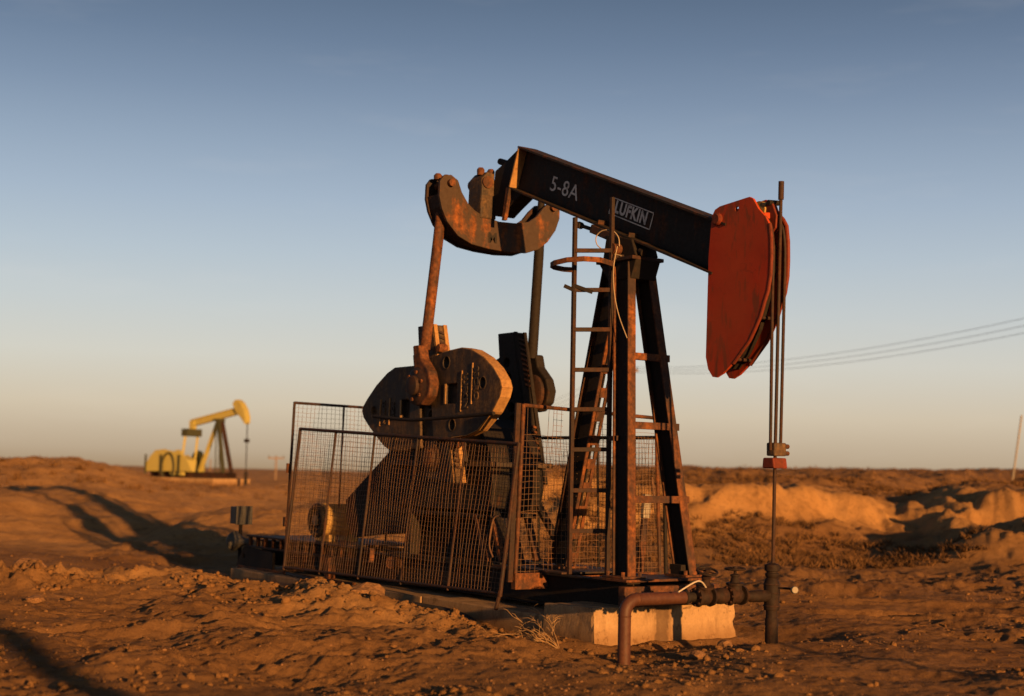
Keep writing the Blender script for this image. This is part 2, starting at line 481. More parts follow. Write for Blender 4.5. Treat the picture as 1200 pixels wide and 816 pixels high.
def height(x, y):
    x = np.asarray(x, float); y = np.asarray(y, float)
    dx = x - CAM[0]; dy = y - CAM[1]
    u = dx * R0[0] + dy * R0[1]; v = dx * F0[0] + dy * F0[1]
    ang = np.where(v > 1, u / np.maximum(v, 1), np.sign(u) * 1.0)
    far = sst(20, 34, v)
    z = np.zeros_like(x)
    right = sst(-0.03, 0.03, ang)
    left = 1 - sst(-0.09, -0.02, ang)
    # --- right: a flat pad that ends at a cut bank, with a gully and a spur
    v0, gul = bank_foot(u, v, ang)
    bank = 0.62 * sst(-1.5, 4.5, v - v0) + 0.78 * sst(2.6, 5.0, v - v0 + 0.8 * fbm(u, v, 0.9, 4, 5))
    rise = 0.010 * np.clip(v - v0 - 5, 0, 95) * (1 + 0.5 * sst(0.1, 0.4, ang))
    gz = bank * (1 - 0.22 * gul) + rise * 1.05
    gz = gz + sst(-1, 3, v - v0) * (0.36 * fbm(u, v, 0.30, 4, 21, 0.5) + 0.10 * fbm(u, v, 2.0, 5, 22, 0.6) - 0.20 * np.abs(fbm(u * 1.3 + 0.2 * v, v * 0.28, 1.0, 4, 23, 0.5)))
    z = z + right * gz
    spur = gs(u, v, 9.7, 26.2, 1.7, 2.3)
    z = z + spur * (0.85 + 0.35 * fbm(u, v, 0.7, 4, 25) - 0.22 * np.abs(fbm(u * 1.4, v * 0.4, 1.0, 4, 26)))
    # --- left: a shallow track between broad sandy humps, ridge behind
    road = -6.7 - 0.03 * (v - 25) + 0.5 * np.sin(v * 0.16)
    onright = sst(-0.9, 0.7, u - road)
    lz = sst(22.5, 31, v) * 0.27 * onright + 0.78 * sst(0.4, 5.5, road - u) * sst(24.5, 37, v)
    lz = lz + 0.34 * gs(u, v, -9.0, 36.0, 2.3, 4.2) + 0.25 * gs(u, v, -13.5, 33.0, 3.0, 2.5) + 0.30 * gs(u, v, -4.2, 33.0, 2.0, 3.0)
    lz = lz + sst(24, 34, v) * (0.24 * fbm(u * 1.0 + v * 0.7, v * 0.45 - u * 0.3, 0.24, 4, 31) + 0.13 * fbm(u, v, 1.1, 5, 33, 0.58))
    lz = lz + 0.10 * sst(40, 60, v) - 0.45 * sst(40, 58, v) * sst(0.6, 4.2, road - u) * sst(-0.31, -0.25, ang)
    lz = lz + sst(0.22, 0.31, -ang) * sst(48, 62, v) * (0.68 + 0.45 * fbm(u, v, 0.09, 4, 41) + 0.35 * fbm(u, v, 0.35, 4, 43))
    lz = lz * (1 - sst(95, 200, v) * 0.05)
    z = z + (1 - right) * left * lz
    mid = (1 - right) * (1 - left)
    z = z + mid * (0.75 * sst(25, 60, v) + 0.4 * sst(60, 110, v)) + mid * far * 0.15 * fbm(u, v, 0.2, 4, 51)
    # --- fine unevenness everywhere
    z = z + 0.07 * fbm(x, y, 0.45, 4, 61) + sst(35, 60, v) * 0.16 * fbm(x, y, 0.12, 5, 71)
    near = 1 - sst(26, 40, v)
    patch = 0.40 + 0.75 * sst(-0.15, 0.30, fbm(x, y, 0.28, 3, 77))
    z = z + near * patch * (0.125 * fbm(x, y, 1.2, 5, 81, 0.52) + 0.036 * fbm(x, y, 6.5, 4, 91, 0.65) - 0.030 * np.abs(fbm(x, y, 3.1, 4, 95, 0.6)))
    # --- hollow in front of the block, little mound at the casing
    z = z - 0.21 * np.exp(-((x + 1.05) / 0.72) ** 2) * sst(-2.4, -1.3, y) * (1 - sst(1.0, 1.9, y))
    z = z - 0.14 * sst(-1.2, -2.2, x) * np.exp(-((y) / 2.3) ** 4) * (1 - sst(-9, -6, -x * 0 + x) * 0)
    z = z + 0.05 * np.exp(-((x - 0.02) / 0.35) ** 2 - (y / 0.35) ** 2)
    z = z - 0.13 * np.exp(-((x) / 0.7) ** 2 - ((y + 1.8) / 0.7) ** 2)
    z = z + 0.03 * np.exp(-((x + 1.42) / 0.14) ** 2) * sst(-1.2, -0.8, y) * (1 - sst(0.8, 1.2, y)) * (1 + fbm(x, y, 2.0, 3, 201)) + 0.06 * np.exp(-((y + 1.0) / 0.2) ** 2) * sst(-2.6, -2.2, x) * (1 - sst(-1.5, -1.2, x))
    # --- spoil thrown up along the near side of the foundation, broken heaps further left
    rough = 0.85 + 0.75 * fbm(x, y, 1.1, 3, 101, 0.5)
    fine = 0.11 * fbm(x, y, 3.2, 5, 103, 0.6)
    def heap(amp, g):
        return g * (amp * rough + fine * np.minimum(1.0, amp * 4.0))
    z = z + heap(0.27, np.exp(-((x + 4.5) / 1.3) ** 2 - ((y + 2.15) / 0.55) ** 2))
    z = z + heap(0.20, np.exp(-((x + 2.7) / 0.9) ** 2 - ((y + 1.75) / 0.5) ** 2))
    z = z + heap(0.12, np.exp(-((x + 6.9) / 1.2) ** 2 - ((y + 2.5) / 0.6) ** 2))
    crag = np.abs(fbm(x * 0.8 + y * 0.9, y * 1.4 - x * 0.5, 1.3, 5, 111, 0.6))
    z = z + gs(u, v, -5.9, 17.2, 0.95, 0.7) * (0.14 + 0.42 * crag)
    z = z + heap(0.26, gs(u, v, -4.9, 18.6, 1.1, 1.0))
    z = z - 0.12 * gs(u, v, -4.5, 21.5, 4.5, 1.6)
    # --- tyre ruts on the pad at the right
    for off, ph in ((0.0, 0.0), (1.55, 0.4)):
        q = (v - 16.6 - off) + 0.32 * (u - 5) + 0.25 * np.sin(u * 0.5 + ph)
        z = z - sst(3.2, 4.2, u) * (0.085 * np.exp(-(q / 0.17) ** 2) - 0.045 * np.exp(-((np.abs(q) - 0.3) / 0.12) ** 2)
                                    + 0.026 * np.exp(-(q / 0.15) ** 4) * np.sin(u * 34))
    for off in (0.0, 1.5):
        q = (v - 13.2 - off) - 0.22 * (u + 3) + 0.2 * np.sin(u * 0.7 + off)
        z = z - (1 - sst(-2.2, -0.8, u)) * (0.040 * np.exp(-(q / 0.16) ** 2) - 0.022 * np.exp(-((np.abs(q) - 0.27) / 0.10) ** 2))
    return z

def sunlit_sand_mask(x, y):
    """sandy banks and mounds, sunlit brightness put into their colour; worked pad is darker"""
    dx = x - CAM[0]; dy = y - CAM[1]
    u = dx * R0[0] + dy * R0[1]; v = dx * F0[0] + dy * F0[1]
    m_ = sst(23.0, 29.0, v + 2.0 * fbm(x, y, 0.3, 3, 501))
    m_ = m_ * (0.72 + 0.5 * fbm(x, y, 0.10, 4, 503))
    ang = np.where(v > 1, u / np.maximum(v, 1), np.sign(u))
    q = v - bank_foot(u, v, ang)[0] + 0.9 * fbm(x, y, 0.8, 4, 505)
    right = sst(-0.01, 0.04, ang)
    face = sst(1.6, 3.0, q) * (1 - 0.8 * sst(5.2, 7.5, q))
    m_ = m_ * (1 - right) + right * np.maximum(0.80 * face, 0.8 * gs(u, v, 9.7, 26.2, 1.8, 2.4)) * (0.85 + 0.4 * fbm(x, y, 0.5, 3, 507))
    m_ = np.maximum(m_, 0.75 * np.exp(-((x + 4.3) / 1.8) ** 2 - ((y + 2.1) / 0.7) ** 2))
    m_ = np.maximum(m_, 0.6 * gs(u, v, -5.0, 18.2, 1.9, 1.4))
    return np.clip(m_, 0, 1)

def hz(x, y):
    return float(height(np.array([x]), np.array([y]))[0])

def build_ground():
    a = np.concatenate([np.arange(-180, -60, 6.0), np.arange(-60, -26, 1.5), np.arange(-26, -21, 0.4),
                        np.arange(-21, 21.01, 0.07), np.arange(21.4, 26, 0.4), np.arange(26, 60, 1.5), np.arange(60, 180, 6.0)])
    r = [0.4, 1.2, 2.4, 3.6, 4.8, 5.8]
    while r[-1] < 4500:
        q = r[-1]
        r.append(q * (1.012 if q < 8.5 else 1.0026 if q < 19 else 1.0048 if q < 34 else 1.0075 if q < 75 else 1.016 if q < 170 else 1.09))
    r = np.array(r)
    A, RR = np.meshgrid(np.radians(a), r)
    u = np.sin(A) * RR; v = np.cos(A) * RR
    x = CAM[0] + u * R0[0] + v * F0[0]; y = CAM[1] + u * R0[1] + v * F0[1]
    z = height(x, y)
    nr, na = A.shape
    co = np.stack([x, y, z], -1).reshape(-1, 3)
    co = np.vstack([co, [[CAM[0], CAM[1], hz(CAM[0], CAM[1])]]])
    i = np.arange(nr - 1)[:, None] * na; k = np.arange(na)[None, :]; k2 = (k + 1) % na
    q = np.stack([i + k, i + na + k, i + na + k2, i + k2], -1).reshape(-1, 4)
    q = q[:, ::-1]
    tri = np.stack([np.full(na, nr * na), np.arange(na), (np.arange(na) + 1) % na], -1)[:, ::-1]
    me = bpy.data.meshes.new('ground')
    nq, nt = len(q), len(tri)
    me.vertices.add(len(co)); me.vertices.foreach_set('co', co.astype(np.float32).ravel())
    me.loops.add(nq * 4 + nt * 3); me.loops.foreach_set('vertex_index', np.concatenate([q.ravel(), tri.ravel()]).astype(np.int32))
    me.polygons.add(nq + nt)
    ls = np.concatenate([np.arange(nq) * 4, nq * 4 + np.arange(nt) * 3]).astype(np.int32)
    me.polygons.foreach_set('loop_start', ls)
    me.polygons.foreach_set('use_smooth', np.ones(nq + nt, bool))
    me.update(calc_edges=True)
    me.validate()
    sa = me.attributes.new('sunlit_sand', 'FLOAT', 'POINT')
    sa.data.foreach_set('value', sunlit_sand_mask(co[:, 0], co[:, 1]).astype(np.float32))
    if me.polygons[1000].normal.z < 0: me.flip_normals()
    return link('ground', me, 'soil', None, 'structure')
build_ground()

# ---------------------------------------------------------------- concrete foundation
def rough_box(prof, y0, y1, nx, ny, nz, amp, seed):
    """block whose profile (x,z) quad is cut into cells and worn: chipped edges, uneven faces"""
    (ax, az), (bx2, bz), (cx2, cz), (dx2, dz2) = prof
    bm = bmesh.new(); grid = {}
    def P(i, j, k):
        a, c, b_ = i / nx, j / ny, k / nz
        x = (ax * (1 - a) + bx2 * a) * (1 - b_) + (dx2 * (1 - a) + cx2 * a) * b_
        z = (az * (1 - a) + bz * a) * (1 - b_) + (dz2 * (1 - a) + cz * a) * b_
        y = y0 + (y1 - y0) * c
        edge = (i in (0, nx)) + (j in (0, ny)) + (k == nz)
        q = np.array([x * 2.3 + z * 3.1 + seed]); w = np.array([y * 2.7 - z * 2.3])
        n_ = float(fbm(q, w, 1.6, 4, seed)[0]); ch = max(0.0, float(fbm(q, w, 3.0, 3, seed + 9)[0]) - 0.05)
        mv = amp * n_ + (0.055 * ch if edge >= 2 else 0.0)
        cxm, cym, czm = (ax + bx2) / 2, (y0 + y1) / 2, (az + dz2) / 2
        v_ = Vector((x, y, z))
        if i in (0, nx): v_.x -= mv * (1 if i == nx else -1)
        if j in (0, ny): v_.y -= mv * (1 if j == ny else -1)
        if k == nz: v_.z -= mv
        return v_
    def V(i, j, k):
        if (i, j, k) not in grid: grid[(i, j, k)] = bm.verts.new(P(i, j, k))
        return grid[(i, j, k)]
    for j in range(ny):
        for k in range(nz):
            for i in (0, nx): bm.faces.new([V(i, j, k), V(i, j + 1, k), V(i, j + 1, k + 1), V(i, j, k + 1)])
    for i in range(nx):
        for k in range(nz):
            for j in (0, ny): bm.faces.new([V(i, j, k), V(i + 1, j, k), V(i + 1, j, k + 1), V(i, j, k + 1)])
        for j in range(ny):
            for k in (0, nz): bm.faces.new([V(i, j, k), V(i + 1, j, k), V(i + 1, j + 1, k), V(i, j + 1, k)])
    mb = MB(); bm.verts.index_update()
    mb.add([v_.co for v_ in bm.verts], [[v_.index for v_ in f_.verts] for f_ in bm.faces]); bm.free()
    return mb
found = thing('concrete_foundation', 'long weathered concrete foundation under the dark pump jack, pale end block lit by sun', 'foundation', (-5, 0, 0))
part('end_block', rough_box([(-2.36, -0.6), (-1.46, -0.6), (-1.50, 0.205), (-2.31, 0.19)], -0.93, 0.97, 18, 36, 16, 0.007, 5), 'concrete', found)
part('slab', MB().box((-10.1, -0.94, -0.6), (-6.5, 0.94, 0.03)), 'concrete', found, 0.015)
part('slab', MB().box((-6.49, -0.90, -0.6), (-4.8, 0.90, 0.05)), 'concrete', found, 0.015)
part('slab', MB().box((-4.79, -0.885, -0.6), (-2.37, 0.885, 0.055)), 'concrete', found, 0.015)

# ---------------------------------------------------------------- the pump jack
pj = thing('pump_jack', 'large dark rusty oil pump jack with red horsehead in the foreground', 'pump jack', (-4.5, 0, 0.05))

# --- skid
sk = part('skid', MB().hbeam((-10.15, -0.42, 0.275), (-1.5, -0.42, 0.275), 0.34, 0.17, 0.014, 0.02)
          .hbeam((-10.15, 0.42, 0.275), (-1.5, 0.42, 0.275), 0.34, 0.17, 0.014, 0.02), 'dark', pj, 0.004)
for xx in (-9.9, -8.7, -7.5, -6.3, -5.1, -3.95):
    part('cross_member', MB().bar((xx, -0.41, 0.285), (xx, 0.41, 0.285), 0.14, 0.26), 'blackrust', sk)
part('front_sill', MB().bar((-1.45, -0.62, 0.31), (-1.45, 0.66, 0.31), 0.10, 0.20), 'rust', sk, 0.006)
part('front_plate', MB().box((-1.95, -0.60, 0.452), (-1.40, 0.60, 0.477)), 'rust', sk, 0.004)
part('sill_plank', MB().box((-3.02, -0.86, 0.27), (-2.94, 0.62, 0.445)), 'rust', sk, 0.006)
part('tie_plate', MB().box((-3.9, -0.50, 0.449), (-2.6, 0.50, 0.470)), 'blackrust', sk, 0.004)
# rear nose with the hole, rail deck that carries the motor
part('nose_plate', MB().prism([(-10.45, 0.04), (-9.2, 0.04), (-9.2, 0.30), (-10.2, 0.34)], 'y', -0.70, -0.66), 'dark', sk, 0.004,
     cut=MB().cyl((-10.18, -0.8, 0.20), (-10.18, -0.5, 0.20), 0.035, 16))
part('deck_rail', MB().box((-10.15, -0.68, 0.49), (-6.45, -0.60, 0.515)).box((-10.15, -0.68, 0.335), (-6.45, -0.60, 0.36)), 'rustdark', sk, 0.003)
for k in range(15):
    xx = -10.1 + k * 0.26
    part('deck_stiffener', MB().box((xx, -0.67, 0.361), (xx + 0.022, -0.61, 0.489)), 'rust', sk)
part('deck_plate', MB().box((-9.9, -0.595, 0.49), (-7.2, 0.60, 0.512)), 'rustdark', sk)
part('lower_rail', MB().bar((-10.3, -0.72, 0.045), (-6.6, -0.80, 0.055), 0.05, 0.03), 'rust', sk)
part('stub_pipe', MB().tube([(-6.1, -0.35, 0.36), (-6.0, -0.62, 0.36)], 0.075, 16), 'rust', sk, smooth=True)
part('stub_post', MB().bar((-7.35, -0.75, 0.03), (-7.38, -0.75, 0.34), 0.13, 0.10, (0, 1, 0)), 'rust', sk, 0.006)
part('junction_box', MB().box((-1.78, 0.30, 0.478), (-1.60, 0.56, 0.60)), 'dark', sk, 0.006)

# --- gearbox pedestal and gearbox
pedb = part('pedestal', MB().prism([(-6.45, 0.45), (-4.30, 0.45), (-4.55, 1.02), (-6.2, 1.02)], 'y', -0.02, 0.02)
            .box((-6.4, -0.40, 0.98), (-4.3, 0.40, 1.03)).bar((-5.9, -0.36, 0.45), (-5.9, -0.36, 0.98), 0.14, 0.1)
            .box((-6.42, -0.42, 0.449), (-4.1, 0.42, 0.475)), 'dark', pj, 0.004)
for yy in (-0.36, -0.14, 0.12, 0.36):
    part('column', MB().bar((-4.22, yy, 0.476), (-4.45, yy, 1.02), 0.085, 0.05, (1, 0, 0)), 'rust', pedb, 0.004)
for yy in (-0.36, 0.36):
    part('brace', MB().bar((-3.6, yy, 0.475), (-4.55, yy * 0.9, 1.55), 0.09, 0.05, (1, 0, 0)), 'dark', pedb, 0.004)
gb_poly = [(-6.25, 1.05), (-4.20, 1.05), (-4.12, 1.35), (-4.20, 1.75), (-4.45, 2.05), (-4.80, 2.17), (-5.4, 2.13), (-5.95, 1.90), (-6.3, 1.55)]
gbx = part('gearbox', MB().prism(gb_poly, 'y', -0.38, 0.38), 'dark', pj, 0.03)
part('gearbox_flange', MB().prism([(a, b) for a, b in ((-6.4, 1.58), (-4.05, 1.58), (-4.05, 1.64), (-6.4, 1.64))], 'y', -0.44, 0.44), 'cast', gbx, 0.006)
part('bearing_cap', MB().lathe((-4.95, -0.50, 1.68), (0, 1, 0), [(0, 0.20), (0.03, 0.27), (0.12, 0.28)], 28), 'rustdark', gbx, smooth=True)
part('bearing_cap', MB().lathe((-4.95, 0.38, 1.68), (0, 1, 0), [(0, 0.28), (0.09, 0.27), (0.12, 0.20)], 28), 'rustdark', gbx, smooth=True)
part('shaft', MB().cyl((-4.95, -0.78, 1.68), (-4.95, 0.78, 1.68), 0.095, 24), 'rust', gbx, smooth=True)
part('brake_drum', MB().lathe((-5.9, 0.385, 1.35), (0, 1, 0), [(0, 0.2), (0.02, 0.3), (0.03, 0.3)], 24), 'rustdark', gbx, smooth=True)

# --- belt guard running down to the motor
gp = [(-8.46, 1.10), (-7.26, 1.78), (-6.6, 2.02), (-6.05, 2.06), (-5.6, 1.85), (-5.45, 1.45), (-5.6, 1.0), (-6.1, 0.74), (-8.22, 0.60), (-8.42, 0.78)]
bg = part('belt_guard', MB().prism(gp, 'y', 0.42, 0.64), 'dark', pj, 0.02)
part('belt_guard_rim', MB().prism([(a, b) for a, b in gp[:4]] + [(-6.6, 1.96), (-7.26, 1.72), (-8.40, 1.07)], 'y', 0.40, 0.419), 'blackrust', bg)
gp2 = [(-7.70, 1.10), (-6.6, 1.74), (-6.3, 1.90), (-5.9, 1.9), (-5.75, 1.1), (-6.1, 0.74), (-7.45, 0.60), (-7.66, 0.78)]
part('inner_guard', MB().prism(gp2, 'y', -0.36, -0.30), 'dark', bg, 0.01)

# --- cranks: tall slotted arms with teeth on their front edge
def crank(sgn):
    y0, y1 = (0.50 * sgn, 0.70 * sgn)
    lo, hi = min(y0, y1), max(y0, y1)
    poly = [(-4.51, 1.38), (-5.03, 3.29), (-5.37, 3.29), (-5.33, 2.98), (-5.47, 2.94), (-5.40, 2.6), (-5.22, 1.70), (-5.05, 1.42)]
    cutters = MB()
    for t in (0.42, 0.50, 0.58, 0.70, 0.80):
        px = -4.82 + (-5.24 + 4.82) * t; pz = 1.38 + 1.91 * t
        cutters.cyl((px, lo - 0.1, pz), (px, hi + 0.1, pz), 0.062, 18)
    c = part('crank', MB().prism(poly, 'y', lo, hi), 'cast' if sgn < 0 else 'dark', pj, 0.01, cut=cutters)  # far crank and its flange near-black, shade put into their colour
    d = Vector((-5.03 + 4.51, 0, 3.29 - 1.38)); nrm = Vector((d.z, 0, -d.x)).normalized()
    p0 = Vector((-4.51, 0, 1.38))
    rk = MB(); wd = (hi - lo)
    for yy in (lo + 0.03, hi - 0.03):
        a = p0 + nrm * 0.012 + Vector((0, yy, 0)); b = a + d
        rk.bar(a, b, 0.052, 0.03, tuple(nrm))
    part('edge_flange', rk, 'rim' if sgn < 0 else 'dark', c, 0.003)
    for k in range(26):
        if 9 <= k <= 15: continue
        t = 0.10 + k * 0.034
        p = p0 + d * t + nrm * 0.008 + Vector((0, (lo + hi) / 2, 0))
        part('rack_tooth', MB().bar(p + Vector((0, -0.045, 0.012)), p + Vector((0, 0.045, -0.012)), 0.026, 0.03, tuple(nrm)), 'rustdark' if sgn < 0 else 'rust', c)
    part('hub_cap', MB().lathe((-4.95, hi if sgn > 0 else lo, 1.68), (0, sgn, 0), [(0, 0.17), (0.03, 0.17), (0.04, 0.13), (0.07, 0.12)], 24), 'rustdark', c, smooth=True)
    return c
c_near = crank(-1)
c_far = crank(1)

# --- counterweights on the near crank
def weight(poly, holes, slot, label, txt):
    cu = MB()
    for a, b, r_ in holes: cu.cyl((a, -1.0, b), (a, -0.4, b), r_, 20)
    cu.box((slot[0], -1.0, slot[2]), (slot[1], -0.685, slot[3]))
    w = part('counterweight', MB().prism(poly, 'y', -0.765, -0.615), 'cast', pj, 0.014, cut=cu)
    w['label'] = label
    rimpts = [poly[i] for i in range(len(poly))]
    for a, b, r_ in holes:
        part('hole_rim', MB().torus((a, -0.767, b), (0, 1, 0), r_ + 0.004, 0.006, 20, 6), 'cast', w, smooth=True)
    part('slot_edge', MB().box((slot[0] - 0.03, -0.775, slot[2]), (slot[0], -0.7655, slot[3])), 'rim', w)
    for t, cx, cz, sz in txt:
        part('label_bar', MB().bar((cx - 0.085, -0.771, cz - sz * 1.9), (cx - 0.085 + 0.015, -0.771, cz + sz * 1.9), 0.012, 0.018, (1, 0, 0)), 'rim', w)
        text_part('raised_letters', t, sz, (cx + 0.01, -0.770, cz), (0.03, 0, -1), (1, 0, 0.03), 'cast', w, extrude=0.008, bold=0.004)
    return w
wl_poly = [(-5.20, 2.80), (-5.80, 2.80), (-5.98, 2.74), (-6.24, 2.60), (-6.47, 2.43), (-6.58, 2.33), (-6.60, 2.27), (-6.56, 2.19), (-6.42, 2.08), (-6.23, 1.95), (-6.0, 1.81), (-5.82, 1.755), (-5.6, 1.75), (-5.12, 1.79)]
wr_poly = [(-4.98, 2.86), (-4.69, 2.925), (-4.26, 2.955), (-4.05, 2.92), (-3.80, 2.82), (-3.60, 2.69), (-3.46, 2.55), (-3.42, 2.46), (-3.46, 2.36), (-3.60, 2.20), (-3.90, 1.995), (-4.12, 1.94), (-4.44, 1.915), (-4.83, 1.86)]
weight(wl_poly, [(-6.28, 2.27, 0.055), (-5.72, 1.92, 0.03)], (-5.59, -5.40, 2.15, 2.385), 'left dark cast counterweight with pointed tip', [('LUFKIN', -6.03, 2.24, 0.088), ('3CRO', -5.80, 2.25, 0.088)])
wr = weight(wr_poly, [(-4.58, 2.80, 0.072), (-3.80, 2.53, 0.066), (-4.42, 2.06, 0.066)], (-4.57, -4.34, 2.31, 2.545), 'right cast counterweight with worn ochre rim', [('LUFKIN', -4.16, 2.45, 0.125), ('95CRO', -3.94, 2.53, 0.125)])
# worn ochre band on the outer rim of the right weight
rim = MB()
for i in range(1, 12):
    a = Vector((wr_poly[i][0], -0.69, wr_poly[i][1])); b = Vector((wr_poly[i + 1][0], -0.69, wr_poly[i + 1][1]))
    d = (b - a).normalized(); nr_ = Vector((-d.z, 0, d.x))
    if nr_.dot(a - Vector((-4.3, -0.69, 2.4))) < 0: nr_ = -nr_
    rim.bar(a + nr_ * 0.002, b + nr_ * 0.002, 0.143, 0.008, tuple(nr_))
part('worn_rim', rim, 'rim', wr)
for (a, b) in ((-4.82, 2.99), (-4.46, 1.84), (-5.15, 2.86)):
    part('clamp_bolt', MB().lathe((a, -0.74, b), (0, 1, 0), [(0, 0.045), (0.04, 0.055), (0.1, 0.055), (0.12, 0.04)], 12), 'rust', pj, smooth=True)

# --- pitman arms
def pitman(sgn):
    y = 0.80 * sgn; yb = 0.86 * sgn
    p = part('pitman_arm', MB().tube([(-4.80, 0.735 * sgn, 5.00), (-4.83, 0.745 * sgn, 4.7), (-4.86, 0.755 * sgn, 4.3), (-5.02, 0.80 * sgn, 2.98)],
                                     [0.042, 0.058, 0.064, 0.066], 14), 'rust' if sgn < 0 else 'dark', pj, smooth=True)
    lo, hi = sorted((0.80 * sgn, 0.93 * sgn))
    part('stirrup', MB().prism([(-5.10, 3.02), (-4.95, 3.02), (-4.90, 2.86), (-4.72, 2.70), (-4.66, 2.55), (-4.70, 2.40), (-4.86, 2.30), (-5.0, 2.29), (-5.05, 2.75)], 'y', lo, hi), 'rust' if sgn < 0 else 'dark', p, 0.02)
    part('bearing_housing', MB().lathe((-4.98, 0.735 * sgn, 2.53), (0, sgn, 0), [(0, 0.20), (0.02, 0.235), (0.19, 0.235), (0.215, 0.19), (0.23, 0.12), (0.27, 0.115), (0.28, 0.08)], 28), 'rustdark', p, smooth=True)
    for k in range(6):
        a = k * math.pi / 3 + 0.3
        part('bolt', MB().cyl((-4.98 + 0.165 * math.cos(a), 0.94 * sgn, 2.53 + 0.165 * math.sin(a)), (-4.98 + 0.165 * math.cos(a), 0.975 * sgn, 2.53 + 0.165 * math.sin(a)), 0.022, 6), 'rust', p)
pitman(-1)
pitman(1)

# --- equalizer: curved cradle hanging under the tail of the beam
eo = [(-0.88, 4.80), (-0.875, 4.98), (-0.82, 5.055), (-0.72, 5.075), (-0.62, 5.02), (-0.56, 4.88), (-0.47, 4.76), (-0.36, 4.68), (-0.2, 4.62), (0.0, 4.59), (0.25, 4.60), (0.44, 4.64), (0.56, 4.72), (0.66, 4.84), (0.76, 4.93), (0.86, 4.94), (0.92, 4.87), (0.92, 4.74), (0.86, 4.58), (0.74, 4.42), (0.60, 4.31), (0.42, 4.245), (0.15, 4.225), (-0.15, 4.235), (-0.40, 4.265), (-0.60, 4.345), (-0.76, 4.50), (-0.84, 4.65)]
eq = part('equalizer', MB().prism(eo, 'x', -4.70, -4.655), 'eq', pj, 0.006)
part('rear_plate', MB().prism(eo, 'x', -5.0, -4.955), 'rustdark', eq, 0.006)
bt = MB(); lower = eo[17:] + [eo[0]]
for (a, b), (c, d) in zip(lower[1:-1], lower[2:]):
    bt.bar((-4.8275, a * 0.975, b + 0.03), (-4.8275, c * 0.975, d + 0.03), 0.25, 0.02, (0, -a, 1.2))
part('bottom_plate', bt, 'rustdark', eq)
for yy, zz in ((-0.735, 4.97), (0.80, 4.86)):
    part('pin', MB().cyl((-5.06, yy, zz), (-4.60, yy, zz), 0.045, 16), 'rust', eq, smooth=True)
for yy in (-0.80, -0.68):
    part('pin_cap', MB().lathe((-4.83, yy, 5.03), (0, 0, 1), [(0, 0.05), (0.05, 0.052), (0.075, 0.03)], 12), 'rust', eq, smooth=True)
text_part('painted_letter', 'M', 0.17, (-4.652, -0.10, 4.37), (0, 1, 0.02), (0, -0.02, 1), 'darkmark', eq, extrude=0.001, bold=0.006)

# --- walking beam
TH = math.atan2(5.422 - 4.096, 3.36)
bx = Vector((math.cos(TH), 0, -math.sin(TH))); bn = Vector((math.sin(TH), 0, math.cos(TH)))
PIV = Vector((-2.15, 0, 4.43))          # beam axis above the saddle
topmid = (Vector((-4.115, 0, 5.422)) + Vector((-0.755, 0, 4.096))) / 2
DEP = 0.525
cen = topmid - bn * (DEP / 2)
def bp(s, n, y=0.0): return cen + bx * s + bn * n + Vector((0, y, 0))
beam = part('walking_beam', MB().hbeam(bp(-1.805, 0), bp(2.05, 0), DEP, 0.27, 0.018, 0.024, tuple(bn)), 'black', pj, 0.003)
part('end_stiffener', MB().bar(bp(-1.79, 0, -0.074), bp(-1.77, 0, -0.074), 0.125, DEP - 0.05, tuple(bn)), 'rim', beam)
part('end_stiffener', MB().bar(bp(-1.79, 0, 0.074), bp(-1.77, 0, 0.074), 0.125, DEP - 0.05, tuple(bn)), 'rust', beam)
for s_ in (0.05, 0.62):
    for yy in (-0.066, 0.066):
        part('web_stiffener', MB().bar(bp(s_, -0.215, yy), bp(s_ + 0.012, -0.215, yy), 0.11, 0.045, tuple(bn)), 'blackrust', beam)
# tail bracket that carries the equalizer bearing
part('tail_bracket', MB().prism([(-4.30, 4.93), (-4.12, 5.40), (-4.40, 5.28), (-4.62, 5.20), (-4.70, 4.66), (-4.50, 4.62), (-4.34, 4.70), (-4.05, 4.83)], 'y', -0.11, 0.11), 'dark', beam, 0.008)
part('tail_gusset', MB().prism([(-4.38, 4.55), (-4.30, 4.94), (-4.24, 4.92), (-4.33, 4.55)], 'y', -0.16, -0.112), 'rust', beam)
eqb = part('equalizer_bearing', MB().prism([(-0.30, 4.60), (-0.28, 5.10), (-0.20, 5.19), (-0.10, 5.17), (-0.06, 4.60)], 'x', -4.94, -4.64), 'cast', beam, 0.02)
part('bearing_cap', MB().cyl((-4.62, -0.205, 5.05), (-4.97, -0.205, 5.05), 0.075, 18), 'rust', eqb, smooth=True)
for yy in (-0.235, -0.085):
    part('bolt', MB().lathe((-4.75, yy, 5.15), (0, 0, 1), [(0, 0.045), (0.07, 0.048), (0.095, 0.03)], 12), 'rust', eqb, smooth=True)
part('tail_bolt', MB().cyl((-4.62, -0.04, 5.33), (-4.36, -0.04, 5.24), 0.04, 12), 'dark', beam, smooth=True)
# lettering on the web
YW = -0.0105
text_part('beam_lettering', 'LUFKIN', 0.185, tuple(bp(0.325, 0.0, YW) + Vector((-2.131, 0, 4.345)) - Vector(bp(0.325, 0.0, 0))), tuple(bx), tuple(bn), 'letter', beam, extrude=0.001, xs=0.86, bold=0.0065, spacing=1.12)
ctr = Vector((-2.131, YW, 4.345)); hw, hh = 0.372, 0.090
fr = MB()
for sg in (-1, 1):
    fr.bar(ctr + bn * hh * sg - bx * hw, ctr + bn * hh * sg + bx * hw, 0.003, 0.011, tuple(bn))
    fr.bar(ctr + bx * hw * sg - bn * (hh - 0.006), ctr + bx * hw * sg + bn * (hh - 0.006), 0.003, 0.011, tuple(bx))
part('lettering_frame', fr, 'letter', beam)
text_part('stencil_number', '5-8A', 0.25, (-3.335, YW, 4.795), tuple(bx), tuple(bn), 'letter', beam, extrude=0.001, xs=1.12, bold=0.0, spacing=1.06)
